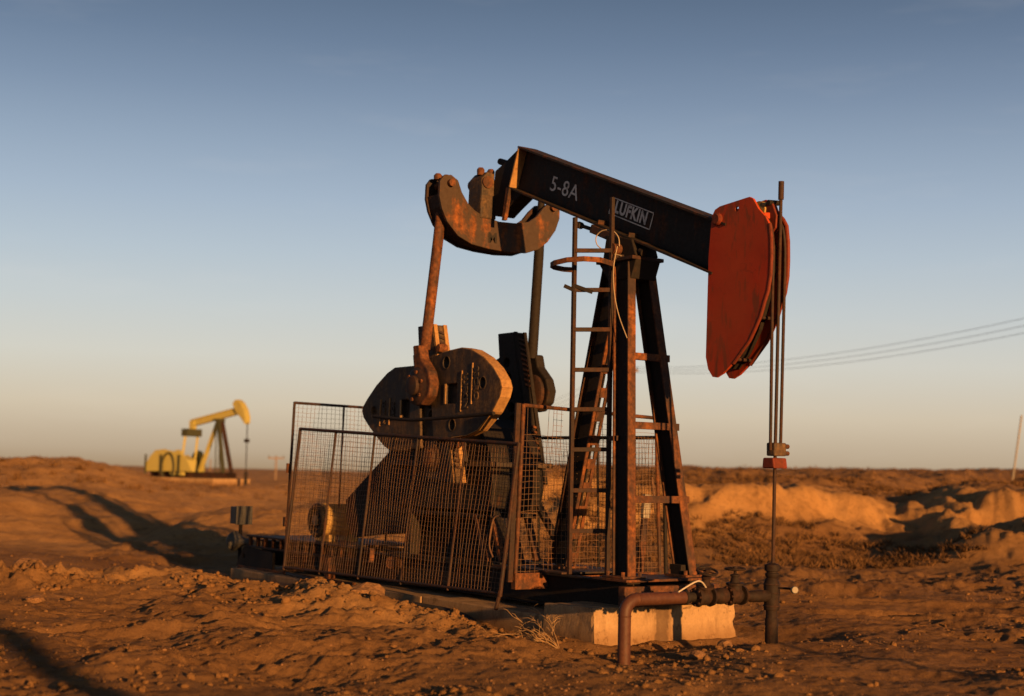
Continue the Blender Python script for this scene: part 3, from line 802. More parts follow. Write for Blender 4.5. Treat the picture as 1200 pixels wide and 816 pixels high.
# saddle bearing
sd_ = part('saddle_bearing', MB().bar(bp(-0.02, -DEP / 2 - 0.05), bp(0.60, -DEP / 2 - 0.05), 0.30, 0.095, tuple(bn)), 'blackrust', pj, 0.01)
part('bearing_block', MB().prism([(-2.42, 3.84), (-1.86, 3.84), (-1.93, 4.02), (-2.36, 4.12)], 'y', -0.16, 0.16), 'dark', sd_, 0.012)
part('pivot_shaft', MB().cyl((-2.14, -0.26, 3.93), (-2.14, 0.26, 3.93), 0.06, 18), 'rust', sd_, smooth=True)
for s0, s1 in ((-0.02, -0.30), (0.60, 0.92)):
    a, b = bp(s0, -DEP / 2 - 0.06, -0.1), bp(s1, -DEP / 2 - 0.075, -0.1)
    part('adjusting_bolt', MB().tube([a, a + (b - a) * 0.8, a + (b - a) * 0.82, b], [0.022, 0.022, 0.04, 0.04], 12), 'dark', sd_, smooth=True)

# --- samson post: two front legs and one leg behind
post = part('samson_post', MB().box((-2.46, -0.22, 3.795), (-1.84, 0.22, 3.835)), 'rustdark', pj, 0.006)
legs = []
for sg in (-1, 1):
    a = Vector((-1.66, 0.42 * sg, 0.478)); b = Vector((-2.08, 0.13 * sg, 3.794))
    lg = part('front_leg', MB().bar(a, b, 0.016, 0.215, (1, 0, 0)), 'dark', post)
    for nm, off in (('front_flange', 0.1165), ('rear_flange', -0.1165)):
        part(nm, MB().bar(a, b, 0.105, 0.018, (1, 0, 0), (0, off)), 'rust', lg, 0.003)
    part('foot_plate', MB().box((a.x - 0.17, a.y - 0.15, 0.478), (a.x + 0.17, a.y + 0.15, 0.50)), 'rust', lg, 0.004)
    for ox in (-0.12, 0.12):
        for oy in (-0.11, 0.11):
            part('anchor_bolt', MB().cyl((a.x + ox, a.y + oy, 0.50), (a.x + ox, a.y + oy, 0.545), 0.02, 6), 'rust', lg)
    legs.append((a, b))
ra, rb = Vector((-3.26, 0, 0.472)), Vector((-2.36, 0, 3.794))
rl = part('rear_leg', MB().bar(ra, rb, 0.018, 0.27, (1, 0, 0)), 'dark', post)
for yy in (-0.06, 0.06):
    part('front_flange', MB().bar(ra, rb, 0.04, 0.02, (1, 0, 0), (yy, 0.146)), 'rust', rl, 0.003)
part('rear_flange', MB().bar(ra, rb, 0.15, 0.02, (1, 0, 0), (0, -0.146)), 'rustdark', rl, 0.003)
dleg = rb - ra
for k in range(12):
    t = 0.05 + k * 0.078
    p = ra + dleg * t + Vector((0.150, 0, -0.04))
    part('lacing_bar', MB().bar(p + Vector((0, -0.039, 0)), p + Vector((0, 0.039, 0)), 0.11, 0.014, (1, 0, -0.27)), 'rust', rl)
part('foot_plate', MB().box((-3.48, -0.2, 0.4715), (-3.06, 0.2, 0.494)), 'rust', rl, 0.004)
for t in (0.24, 0.47, 0.69):
    if t != 0.095:
        p = legs[0][0].lerp(legs[0][1], t) + Vector((0.10, 0, 0)); q = legs[1][0].lerp(legs[1][1], t) + Vector((0.10, 0.09, 0))
        part('cross_bar', MB().bar(p, q, 0.05, 0.075, (0, 0, 1)), 'rust', post, 0.004)
part('top_bracket', MB().prism([(-2.30, 3.60), (-1.92, 3.60), (-1.84, 3.795), (-2.46, 3.795)], 'y', -0.17, 0.17), 'dark', post, 0.008)

# --- ladder with its hoop, beside the post
LA, LB = Vector((-2.36, -0.58, 0.47)), Vector((-2.14, -0.25, 0.47))
ld = part('ladder', MB().bar(LA, LA + Vector((-0.015, 0, 3.79)), 0.042, 0.042, (1, 0, 0)).bar(LB, LB + Vector((-0.015, 0.0, 4.02)), 0.042, 0.042, (1, 0, 0)), 'rustdark', pj, 0.004)
for zz in (0.92, 1.345, 1.775, 2.20, 2.62, 3.05, 3.475, 3.90):
    part('rung', MB().bar((LA.x, LA.y, zz), (LB.x, LB.y, zz + 0.01), 0.03, 0.045, (0, 0, 1)), 'rustdark', ld, 0.003)
hp = [(-2.14, -0.25, 3.72), (-2.0, -0.36, 3.74), (-1.97, -0.55, 3.76), (-2.06, -0.70, 3.765), (-2.22, -0.80, 3.76), (-2.40, -0.83, 3.745), (-2.50, -0.80, 3.735), (-2.52, -0.74, 3.72), (-2.46, -0.66, 3.70), (-2.36, -0.58, 3.69)]
hb = MB()
for a, b in zip(hp[:-1], hp[1:]): hb.bar(a, b, 0.012, 0.055, (0, 0, 1))
part('hoop', hb, 'rust', ld)
part('hoop_stub', MB().bar((-2.38, -0.60, 3.53), (-2.22, -0.45, 3.45), 0.03, 0.04).bar((-2.36, -0.58, 3.47), (-2.44, -0.66, 3.52), 0.03, 0.04), 'dark', ld)
part('standoff', MB().bar((-2.14, -0.25, 3.84), (-2.05, -0.13, 3.84), 0.03, 0.05).bar((-2.14, -0.25, 1.9), (-1.9, -0.33, 1.9), 0.03, 0.05), 'rustdark', ld)
# pale cable looped at the head of the post
cb = [(-2.05, -0.20, 3.85), (-2.20, -0.26, 3.90), (-2.33, -0.30, 3.98), (-2.36, -0.30, 4.08), (-2.28, -0.28, 4.14), (-2.16, -0.24, 4.13), (-2.08, -0.22, 4.05), (-2.06, -0.22, 3.95)]
def smooth_pts(p, n=6):
    p = [Vector(q) for q in p]; out = []
    for i in range(len(p) - 1):
        a, b, c, d = p[max(i - 1, 0)], p[i], p[i + 1], p[min(i + 2, len(p) - 1)]
        for k in range(n):
            t = k / n
            out.append(0.5 * ((2 * b) + (c - a) * t + (2 * a - 5 * b + 4 * c - d) * t * t + (3 * b - a - 3 * c + d) * t ** 3))
    return out + [p[-1]]
part('loose_cable', MB().tube(smooth_pts(cb), 0.006, 8), 'cable', pj, smooth=True)
part('loose_cable', MB().tube(smooth_pts([(-2.07, -0.24, 3.95), (-2.09, -0.27, 3.72), (-2.06, -0.28, 3.45), (-1.99, -0.27, 3.2), (-1.86, -0.26, 2.95)]), 0.005, 8), 'cable', pj, smooth=True)

# --- horsehead: two red cheek plates with a gap, core and latch
hpoly = [(-0.80, 2.70), (-0.775, 3.70), (-0.735, 4.10), (-0.69, 4.165), (-0.62, 4.19), (-0.21, 4.225), (-0.16, 4.20), (-0.085, 4.09), (0.01, 4.0), (0.055, 3.93), (0.075, 3.78), (0.078, 3.60), (0.070, 3.44), (0.040, 3.29), (-0.005, 3.19), (-0.06, 3.05), (-0.12, 2.95), (-0.20, 2.83), (-0.28, 2.755), (-0.42, 2.62), (-0.55, 2.53), (-0.645, 2.492), (-0.70, 2.50), (-0.765, 2.58)]
hd = part('horsehead', MB().prism(hpoly, 'y', -0.125, -0.098), 'red', pj, 0.004, cut=MB().cyl((-0.378, -0.3, 4.13), (-0.378, 0.0, 4.13), 0.026, 16))
hd['label'] = 'red worn horsehead at the front of the beam'
part('far_cheek', MB().prism(hpoly, 'y', 0.098, 0.125), 'red', hd, 0.004, cut=MB().cyl((-0.378, 0.0, 4.13), (-0.378, 0.3, 4.13), 0.026, 16))
core = [(a * 0.93 - 0.10 if a > -0.6 else a, b) for a, b in hpoly]
core = [(-0.78, 3.55), (-0.6, 4.08), (-0.3, 4.08), (-0.12, 3.92), (-0.06, 3.75), (-0.06, 3.5), (-0.12, 3.25), (-0.24, 2.95), (-0.40, 2.72), (-0.55, 2.58), (-0.66, 2.60), (-0.75, 2.8)]
part('core', MB().prism(core, 'y', -0.0975, 0.0975), 'dark', hd)
part('cheek_edge', MB().tube([(a + 0.002, -0.1115, b) for a, b in hpoly[9:20]], 0.017, 8).tube([(a + 0.002, 0.1115, b) for a, b in hpoly[7:20]], 0.02, 8), 'redrim', hd, smooth=True)
part('hinge_bolt', MB().lathe((-0.64, -0.125, 4.06), (0, -1, 0), [(0, 0.062), (0.025, 0.062), (0.04, 0.045)], 18), 'redrim', hd, smooth=True)
lt = part('latch', MB().prism([(-0.10, 4.14), (-0.01, 4.17), (0.06, 4.02), (0.05, 3.90), (0.0, 3.86), (-0.06, 3.95)], 'y', -0.03, 0.03), 'redrim', hd, 0.008)
part('latch_bar', MB().bar((-0.06, -0.0975, 4.02), (-0.06, 0.0975, 4.04), 0.07, 0.06), 'red', lt, 0.006)
part('latch_pin', MB().cyl((-0.02, -0.06, 4.15), (-0.02, 0.075, 4.16), 0.026, 14), 'dark', lt, smooth=True)
part('sheave', MB().cyl((-0.16, -0.05, 4.10), (-0.16, 0.05, 4.10), 0.085, 20), 'ochre', lt, smooth=True)
for zz, xx in ((3.05, -0.12), (2.66, -0.40)):
    part('spacer', MB().cyl((xx, -0.0975, zz), (xx, 0.0975, zz), 0.018, 12), 'rustdark', hd, smooth=True)
# bridle cables
for yy in (-0.075, 0.082):
    pts = [(-0.06, yy, 4.03), (0.03, yy, 3.92), (0.062, yy, 3.75), (0.066, yy, 3.55), (0.060, yy, 3.3), (0.034, yy * 0.85, 1.78)]
    part('bridle_cable', MB().tube(smooth_pts(pts, 5), 0.0155, 10), 'rustdark', pj, smooth=True)

# ---------------------------------------------------------------- polished rod with carrier bar
pr = thing('polished_rod', 'thin vertical polished rod hanging before the red horsehead with red carrier bar', 'rod', (0, 0, 0.6))
part('rod', MB().tube([(0.012, 0, 0.60), (0.03, 0, 1.6), (0.092, 0, 4.30)], 0.017, 12), 'rustdark', pr, smooth=True)
part('end_coupling', MB().cyl((0.089, 0, 4.17), (0.093, 0, 4.345), 0.027, 14), 'rustdark', pr, smooth=True)
part('carrier_bar', MB().prism([(-0.05, 1.61), (0.11, 1.61), (0.095, 1.71), (-0.04, 1.71)], 'y', -0.09, 0.09), 'redrim', pr, 0.012)
cl = part('rod_clamp', MB().bar((0.03, -0.06, 1.79), (0.03, 0.10, 1.79), 0.11, 0.125), 'cast', pr, 0.012)
part('clamp_bolt', MB().cyl((0.05, 0.10, 1.82), (0.05, 0.155, 1.82), 0.022, 8).cyl((0.05, 0.10, 1.755), (0.05, 0.155, 1.755), 0.022, 8), 'rust', cl)

# ---------------------------------------------------------------- wellhead
def WL(p_, a_, prof, seg):
    return MB().lathe(p_, a_, [(t_, r_ * 0.72) for t_, r_ in prof], seg)
wh = thing('wellhead', 'dark oily wellhead casing with stuffing box, two valves and gauge below the rod', 'wellhead', (0, 0, -0.05))
part('casing', WL((0, 0, -0.25), (0, 0, 1), [(0, 0.088), (0.30, 0.085), (0.46, 0.085), (0.47, 0.075), (0.56, 0.075)], 28), 'oily', wh, smooth=True)
part('tee', WL((0, 0, 0.29), (0, 0, 1), [(0, 0.098), (0.02, 0.104), (0.08, 0.100), (0.16, 0.104), (0.25, 0.104), (0.27, 0.09), (0.30, 0.07)], 28), 'oily', wh, smooth=True)
sb = part('stuffing_box', WL((0.004, 0, 0.58), (0, 0, 1), [(0, 0.062), (0.03, 0.092), (0.05, 0.092), (0.055, 0.075), (0.07, 0.075), (0.075, 0.10), (0.13, 0.10), (0.14, 0.06), (0.15, 0.03)], 24), 'oily', wh, smooth=True)
for zz in (0.33, 0.45, 0.53):
    part('collar', MB().torus((0, 0, zz), (0, 0, 1), 0.076, 0.007, 24, 6), 'rustdark', wh, smooth=True)
part('side_outlet', WL((0, -0.06, 0.425), (0, -1, 0), [(0, 0.075), (0.10, 0.08), (0.22, 0.072), (0.24, 0.06), (0.36, 0.058)], 24), 'oily', wh, smooth=True)
def valve(y, tilt, wheel_r):
    vb = part('valve', MB().lathe((0, y + 0.10, 0.44), (0, -1, 0), [(0, 0.085), (0.03, 0.092), (0.035, 0.055), (0.07, 0.078), (0.13, 0.078), (0.165, 0.055), (0.17, 0.092), (0.20, 0.085)], 24), 'oily', wh, smooth=True)
    ax = Vector((tilt[0], tilt[1], 1)).normalized(); p = Vector((0, y, 0.45))
    part('bonnet', MB().lathe(p, tuple(ax), [(0, 0.066), (0.08, 0.062), (0.085, 0.085), (0.105, 0.085), (0.11, 0.05), (0.16, 0.034), (0.165, 0.045), (0.18, 0.045), (0.19, 0.014), (0.245, 0.014)], 20), 'oily', vb, smooth=True)
    c = p + ax * 0.232
    t = ax.cross(Vector((1, 0, 0))).normalized(); t2 = ax.cross(t)
    hwm = MB().torus(c, tuple(ax), wheel_r, 0.011, 26, 8)
    for k in range(4):
        a = k * math.pi / 2 + 0.4
        hwm.tube([c, c + (t * math.cos(a) + t2 * math.sin(a)) * wheel_r], 0.008, 6)
    hwm.cyl(c - ax * 0.015, c + ax * 0.02, 0.022, 10)
    part('handwheel', hwm, 'oily', vb, smooth=True)
    for k in range(8):
        a = k * math.pi / 4
        part('flange_bolt', MB().cyl((0.074 * math.cos(a), y - 0.085, 0.44 + 0.074 * math.sin(a)), (0.074 * math.cos(a), y - 0.115, 0.44 + 0.074 * math.sin(a)), 0.010, 6), 'rustdark', vb)
valve(-0.47, (0.02, -0.03), 0.088)
valve(-0.86, (0.30, -0.10), 0.092)
part('check_body', MB().lathe((0, -0.58, 0.44), (0, -1, 0), [(0, 0.05), (0.02, 0.072), (0.07, 0.075), (0.11, 0.072), (0.14, 0.05), (0.20, 0.05)], 20), 'oily', wh, smooth=True)
part('gauge_stem', MB().tube([(0.08, 0.02, 0.50), (0.16, 0.06, 0.50), (0.24, 0.06, 0.495)], 0.011, 8), 'oily', wh, smooth=True)
gg = part('pressure_gauge', WL((0.23, 0.05, 0.492), (0.86, -0.40, 0.08), [(0, 0.038), (0.008, 0.048), (0.035, 0.048), (0.04, 0.042)], 24), 'grey', wh, smooth=True)
part('dial', WL((0.266, 0.033, 0.4955), (0.86, -0.40, 0.08), [(0, 0.040), (0.002, 0.040)], 24), 'white', gg)
part('lever', MB().tube(smooth_pts([(0.08, -0.90, 0.52), (0.12, -1.0, 0.585), (0.14, -1.10, 0.585), (0.15, -1.30, 0.505)], 4), 0.007, 8), 'bright', wh, smooth=True)

# ---------------------------------------------------------------- flow pipe
fp = thing('flow_pipe', 'thick brown pipe bending down into the ground before the concrete block', 'pipe', (0, -1.78, -0.2))
def arc(c, r_, a0, a1, n=10):
    return [(0.0, c[0] + r_ * math.cos(a0 + (a1 - a0) * k / n), c[1] + r_ * math.sin(a0 + (a1 - a0) * k / n)) for k in range(n + 1)]
pth = [(0, -1.78, -0.45), (0, -1.78, 0.31)] + arc((-1.65, 0.31), 0.13, math.pi, math.pi / 2)[1:] + [(0, -1.10, 0.44)]
part('pipe', MB().tube(pth, 0.056, 28), 'brown', fp, smooth=True)
part('end_flange', MB().lathe((0, -1.10, 0.44), (0, 1, 0), [(0, 0.062), (0.03, 0.062), (0.035, 0.045), (0.12, 0.042)], 24), 'dark', fp, smooth=True)
part('weld_ring', MB().torus((0, -1.78, 0.30), (0, 0, 1), 0.056, 0.005, 28, 6).torus((0, -1.64, 0.44), (0, 1, 0), 0.056, 0.005, 28, 6), 'brown', fp, smooth=True)

# ---------------------------------------------------------------- electric motor
mo = thing('electric_motor', 'ochre electric motor with dark round fan cover behind the wire panel', 'motor', (-8.25, -0.2, 0.512))
MZ = 0.80
body = part('motor_body', MB().lathe((-8.25, -0.46, MZ), (0, 1, 0), [(0, 0.20), (0.03, 0.215), (0.50, 0.215), (0.56, 0.17), (0.60, 0.09)], 30), 'ochre', mo, smooth=True)
for k in range(22):
    a = rad(-20 + k * 10)
    c, s_ = math.cos(a), math.sin(a)
    part('cooling_fin', MB().bar((-8.25 + 0.22 * c, -0.40, MZ + 0.22 * s_), (-8.25 + 0.22 * c, 0.02, MZ + 0.22 * s_), 0.008, 0.022, (c, 0, s_)), 'ochre', body)
fc = part('fan_cover', MB().torus((-8.25, -0.50, MZ), (0, 1, 0), 0.195, 0.045, 32, 10), 'dark', mo, smooth=True)
for k in range(8):
    a = k * math.pi / 4
    part('fan_blade', MB().bar((-8.25, -0.50, MZ), (-8.25 + 0.17 * math.cos(a), -0.50, MZ + 0.17 * math.sin(a)), 0.05, 0.012, (0, 1, 0.6)), 'dark', fc)
part('hub', MB().cyl((-8.25, -0.54, MZ), (-8.25, -0.47, MZ), 0.075, 18), 'grey', fc, smooth=True)
for yy in (-0.36, 0.0):
    part('foot', MB().box((-8.45, yy - 0.05, 0.513), (-8.05, yy + 0.05, 0.61)), 'ochre', mo, 0.006)
part('output_shaft', MB().cyl((-8.25, 0.12, MZ), (-8.25, 0.60, MZ), 0.03, 14), 'rustdark', mo, smooth=True)

# control box on its post at the tail
eb = thing('control_box', 'small grey control box and round horn on a post behind the skid', 'control box', (-10.6, -0.62, 0.0))
part('post', MB().cyl((-10.55, -0.60, -0.1), (-10.55, -0.60, 0.72), 0.028, 10), 'dark', eb, smooth=True)
part('box', MB().box((-10.66, -0.73, 0.66), (-10.46, -0.50, 0.92)), 'grey', eb, 0.012)
part('lid', MB().box((-10.455, -0.735, 0.65), (-10.42, -0.47, 0.93)), 'grey', eb, 0.006)
part('horn', MB().lathe((-10.60, -0.72, 0.40), (0.9, 0.35, 0), [(0, 0.04), (0.02, 0.13), (0.06, 0.15), (0.12, 0.12), (0.24, 0.06), (0.42, 0.05)], 24), 'grey', eb, smooth=True)

# ---------------------------------------------------------------- guard fences
def wire_grid(p00, p10, p01, p11, cell, rw, skip=None, bulge=0.02, seed=1, prob=0.0):
    """p00 bottom start, p10 bottom end, p01 top start, p11 top end"""
    rg = random.Random(seed)
    p00, p10, p01, p11 = map(Vector, (p00, p10, p01, p11))
    nrm = (p10 - p00).cross(p01 - p00).normalized()
    L = (p10 - p00).length; H = (p01 - p00).length
    nu, nv = int(L / cell), int(H / cell)
    def P(a, b):
        q = (p00 * (1 - a) + p10 * a) * (1 - b) + (p01 * (1 - a) + p11 * a) * b
        return q + nrm * bulge * (math.sin(a * 7.3 + seed) * math.sin(b * math.pi) * 1.6 + 0.8 * math.sin(a * 23 + seed * 2) * math.sin(b * 6.2)) + Vector((0, 0, -0.012 * math.sin(a * 15.7 + seed) * math.sin(b * math.pi)))
    mb = MB()
    def run(pts):
        ok = [skip is None or not skip(a, b) for a, b in pts]
        for i in range(len(pts) - 1):
            if ok[i] and ok[i + 1]:
                mb.bar(P(*pts[i]), P(*pts[i + 1]), rw, rw, tuple(nrm))
    nseg_v, nseg_u = 8, 14
    for i in range(1, nu):
        j = rg.uniform(-0.18, 0.18) / nu
        run([((i / nu) + j * math.sin(k), k / nseg_v) for k in range(nseg_v + 1)])
    for i in range(1, nv):
        j = rg.uniform(-0.12, 0.12) / nv
        run([(k / nseg_u, i / nv + j * math.sin(k * 1.3)) for k in range(nseg_u + 1)])
    return mb

def fence(name, label, corners, uprights, cell=0.062, rw=0.0034, tube=0.02, skip=None, mat='rustdark', seed=1, bottom=True, top=True, extra=None):
    p00, p10, p01, p11 = map(Vector, corners)
    t = thing(name, label, 'fence', tuple(p00))
    if top: part('top_rail', MB().tube([p01, p11], tube, 8), mat, t, smooth=True)
    if bottom: part('bottom_rail', MB().tube([p00, p10], tube * 0.8, 8), mat, t, smooth=True)
    for a in uprights:
        b0 = p00.lerp(p10, a); b1 = p01.lerp(p11, a)
        part('post', MB().tube([b0 - (b1 - b0) * 0.02, b1 + (b1 - b0) * 0.006], tube * (1.05 if a in (0, 1) else 0.72), 8), mat, t, smooth=True)
    part('wire_mesh', wire_grid(p00, p10, p01, p11, cell, rw, skip, seed=seed), 'wire', t, kind='stuff')
    return t

# loose panel dropped along the near side
lp = fence('guard_panel', 'long rusty wire mesh panel leaning askew along the near side', [(-7.90, -1.15, 0.19), (-2.80, -1.15, 0.25), (-7.87, -1.0, 2.05), (-2.735, -1.0, 1.82)],
           (0, 0.2, 0.4, 0.6, 0.8, 1.0), seed=3, tube=0.021)
part('foot', MB().tube([(-2.80, -1.15, 0.28), (-2.86, -1.16, 0.08)], 0.022, 8), 'rustdark', lp, smooth=True)
part('latch_loop', MB().tube(smooth_pts([(-2.95, -1.06, 1.05), (-3.06, -1.08, 1.02), (-3.10, -1.1, 0.75), (-3.0, -1.12, 0.62)], 4), 0.009, 6), 'wire', lp, smooth=True)
# tail fence across the rear
rf = fence('rear_guard_fence', 'tall wire mesh fence crossing behind the motor', [(-8.20, -1.0, 0.12), (-8.15, 1.15, 0.12), (-8.07, -1.0, 2.41), (-8.10, 1.15, 2.38)], (0, 0.36, 0.72, 1.0), seed=5, tube=0.019)
part('hinge', MB().cyl((-8.13, -1.03, 1.45), (-8.13, -1.03, 1.58), 0.03, 8).cyl((-8.17, -1.03, 0.72), (-8.17, -1.03, 0.85), 0.03, 8), 'rust', rf, smooth=True)
part('bent_rail', MB().tube(smooth_pts([(-5.9, -0.98, 2.18), (-5.0, -1.0, 2.12), (-4.2, -1.0, 2.13), (-3.25, -0.98, 2.16)], 4), 0.022, 8), 'dark', rf, smooth=True)
# fence across the front of the cranks
ff = fence('front_guard_fence', 'torn wire mesh fence with lit top rail between crank and ladder', [(-2.97, -0.84, 0.40), (-2.99, 1.22, 0.40), (-2.94, -0.80, 2.25), (-3.0, 1.14, 2.19)], (0, 0.36, 0.62, 1.0), seed=9,
           skip=lambda a, b: (b > 0.86 and 0.05 < a < 0.62 and math.sin(a * 21) > -0.2) or (b > 0.94 and a > 0.6), mat='rust', tube=0.021)
part('corner_angle', MB().bar((-2.99, -0.90, 0.35), (-2.96, -0.86, 2.27), 0.06, 0.03, (1, 0, 0)), 'rustdark', ff)
# far side fence
fence('far_guard_fence', 'lower wire mesh fence along the far side, seen through the legs', [(-7.9, 1.25, 0.30), (-2.95, 1.28, 0.35), (-7.9, 1.22, 2.0), (-2.95, 1.22, 1.965)], (0, 0.25, 0.5, 0.75, 1.0), seed=13, mat='dark', tube=0.022, rw=0.0036)

# ---------------------------------------------------------------- small things on the ground
mk = thing('marker_stake', 'leaning stake with pale top behind the front legs', 'stake', (-5.0, 2.6, 0.0))
part('stake', MB().bar((-5.0, 2.58, -0.1), (-5.0, 2.70, 1.0), 0.10, 0.05, (1, 0, 0)), 'rust', mk, 0.006)
part('cap', MB().bar((-5.0, 2.698, 0.96), (-5.0, 2.73, 1.27), 0.115, 0.065, (1, 0, 0)), 'white', mk, 0.006)
rp = tag(part('bent_rod', MB().tube(smooth_pts([(-4.5, 2.55, -0.1), (-4.5, 2.56, 0.5), (-4.5, 2.45, 1.1), (-4.55, 2.42, 1.5)]), 0.02, 8), 'wire', smooth=True), 'pale twisted rod standing behind the far front leg', 'rod')
hs = [(-8.6, -0.78, 0.05), (-7.6, -0.9, 0.04), (-6.9, -1.02, 0.06), (-6.2, -1.1, 0.0), (-5.4, -1.14, -0.02), (-4.6, -1.10, -0.02), (-3.8, -1.0, -0.06), (-3.3, -0.98, -0.2)]
tag(part('hose', MB().tube(smooth_pts(hs), 0.030, 10), 'rubber', smooth=True), 'black hose sagging along the foundation under the loose panel', 'hose')

# dry branching weed by the block
def weed(loc, seed, n, size, label):
    rg = random.Random(seed); mb = MB()
    base = Vector(loc)
    for k in range(n):
        ang = rad(rg.uniform(165, 275)); el = rg.uniform(0.25, 1.1)
        d = Vector((math.cos(ang) * math.cos(el), math.sin(ang) * math.cos(el), math.sin(el)))
        L = size * rg.uniform(0.45, 1.0); p = base.copy(); pts = [p.copy()]
        for j in range(7):
            d = (d + Vector((rg.uniform(-.2, .2), rg.uniform(-.2, .2), -0.16 + rg.uniform(-.1, .1)))).normalized()
            p = p + d * L / 7; pts.append(p.copy())
            for _ in range(rg.choice((1, 1, 2, 3)) if j > 0 else 0):
                e = (d + Vector((rg.uniform(-.9, .9), rg.uniform(-.9, .9), rg.uniform(-.2, .8)))).normalized()
                mb.tube([p, p + e * L * 0.14, p + (e + Vector((0, 0, -0.2))) * L * 0.24], [0.0028, 0.0022, 0.001], 4)
        mb.tube(pts, [0.0048 * (1 - 0.1 * j) for j in range(8)], 5)
    return tag(part('dry_weed', mb, 'twig'), label, 'weed')
weed((-1.55, -1.30, hz(-1.55, -1.30) - 0.02), 4, 15, 0.85, 'pale dry weed arching beside the near corner of the concrete block')
weed((-4.0, -1.25, hz(-4.0, -1.25)), 9, 5, 0.40, 'small dry twigs leaning on the foundation below the loose panel')

# ---------------------------------------------------------------- stones, clods, scrub
def rock_mesh(seed, sub=2, amp=0.35):
    bm = bmesh.new(); bmesh.ops.create_icosphere(bm, subdivisions=sub, radius=1.0)
    co = np.array([v.co[:] for v in bm.verts])
    n_ = fbm(co[:, 0] + seed * 3.1 + co[:, 2] * 1.7, co[:, 1] - seed * 1.3 + co[:, 2] * 0.9, 1.1, 3, seed)
    for v, q in zip(bm.verts, n_): v.co *= 1 + amp * q
    for v in bm.verts: v.co.z *= 0.7
    me = bpy.data.meshes.new('rock'); bm.to_mesh(me); bm.free(); me.materials.append(M['stone'])
    return me
def rock(x, y, s, seed, label, sx=1.0):
    o = bpy.data.objects.new('rock', rock_mesh(seed)); COL.objects.link(o)
    o.location = (x, y, hz(x, y) + s * 0.25); o.scale = (s * sx, s, s); o.rotation_euler = (0, 0, seed * 1.1)
    return tag(o, label, 'rock', 'loose rocks on the dirt')
rock(-5.75, -5.1, 0.085, 2, 'orange clod alone at the far left of the foreground', 1.3)
rock(-0.22, -0.38, 0.075, 3, 'pale upright rock at the foot of the wellhead casing')
rock(-0.38, -0.15, 0.05, 5, 'small rounded rock left behind the wellhead casing')
rock(-4.05, -2.05, 0.16, 7, 'largest clod lying on the spoil heap below the loose panel', 1.5)
rock(0.35, -1.25, 0.07, 8, 'rock lying between the brown pipe and the wellhead')
rock(-8.2, -4.45, 0.16, 9, 'pale clod on the broken heap at the left edge', 1.4)

def instanced_blobs(name, P, S, mat, label, cat, sub=1, seed=1, flat=0.6):
    bm = bmesh.new(); bmesh.ops.create_icosphere(bm, subdivisions=sub, radius=1.0)
    bv = np.array([v.co[:] for v in bm.verts]); bf = np.array([[v.index for v in f.verts] for f in bm.faces]); bm.free()
    rg = np.random.default_rng(seed); N = len(P); nv = len(bv)
    jit = 1 + 0.38 * rg.uniform(-1, 1, (N, nv, 1))
    sc = np.stack([rg.uniform(0.7, 1.4, N), rg.uniform(0.7, 1.3, N), rg.uniform(0.45, 1.0, N) * flat / 0.6], -1)[:, None, :]
    a = rg.uniform(0, 6.28, N); ca, sa = np.cos(a)[:, None], np.sin(a)[:, None]
    q = bv[None] * jit * sc * S[:, None, None]
    x = q[..., 0] * ca - q[..., 1] * sa; y = q[..., 0] * sa + q[..., 1] * ca
    co = np.stack([x, y, q[..., 2]], -1) + P[:, None, :]
    fc_ = (bf[None] + (np.arange(N) * nv)[:, None, None]).reshape(-1, 3)
    me = bpy.data.meshes.new(name)
    me.vertices.add(N * nv); me.vertices.foreach_set('co', co.astype(np.float32).ravel())
    me.loops.add(fc_.size); me.loops.foreach_set('vertex_index', fc_.astype(np.int32).ravel())
    me.polygons.add(len(fc_)); me.polygons.foreach_set('loop_start', (np.arange(len(fc_)) * 3).astype(np.int32))
    me.update(calc_edges=True); me.validate()
    return tag(link(name, me, mat, None, 'stuff'), label, cat)

def scatter(n, vmin, vmax, amax=0.40, power=1.0, seed=1):
    rg = np.random.default_rng(seed)
    v = vmin * (vmax / vmin) ** (rg.random(n) ** power); a = rg.uniform(-amax, amax, n)
    u = v * a
    return CAM[0] + u * R0[0] + v * F0[0], CAM[1] + u * R0[1] + v * F0[1], u, v

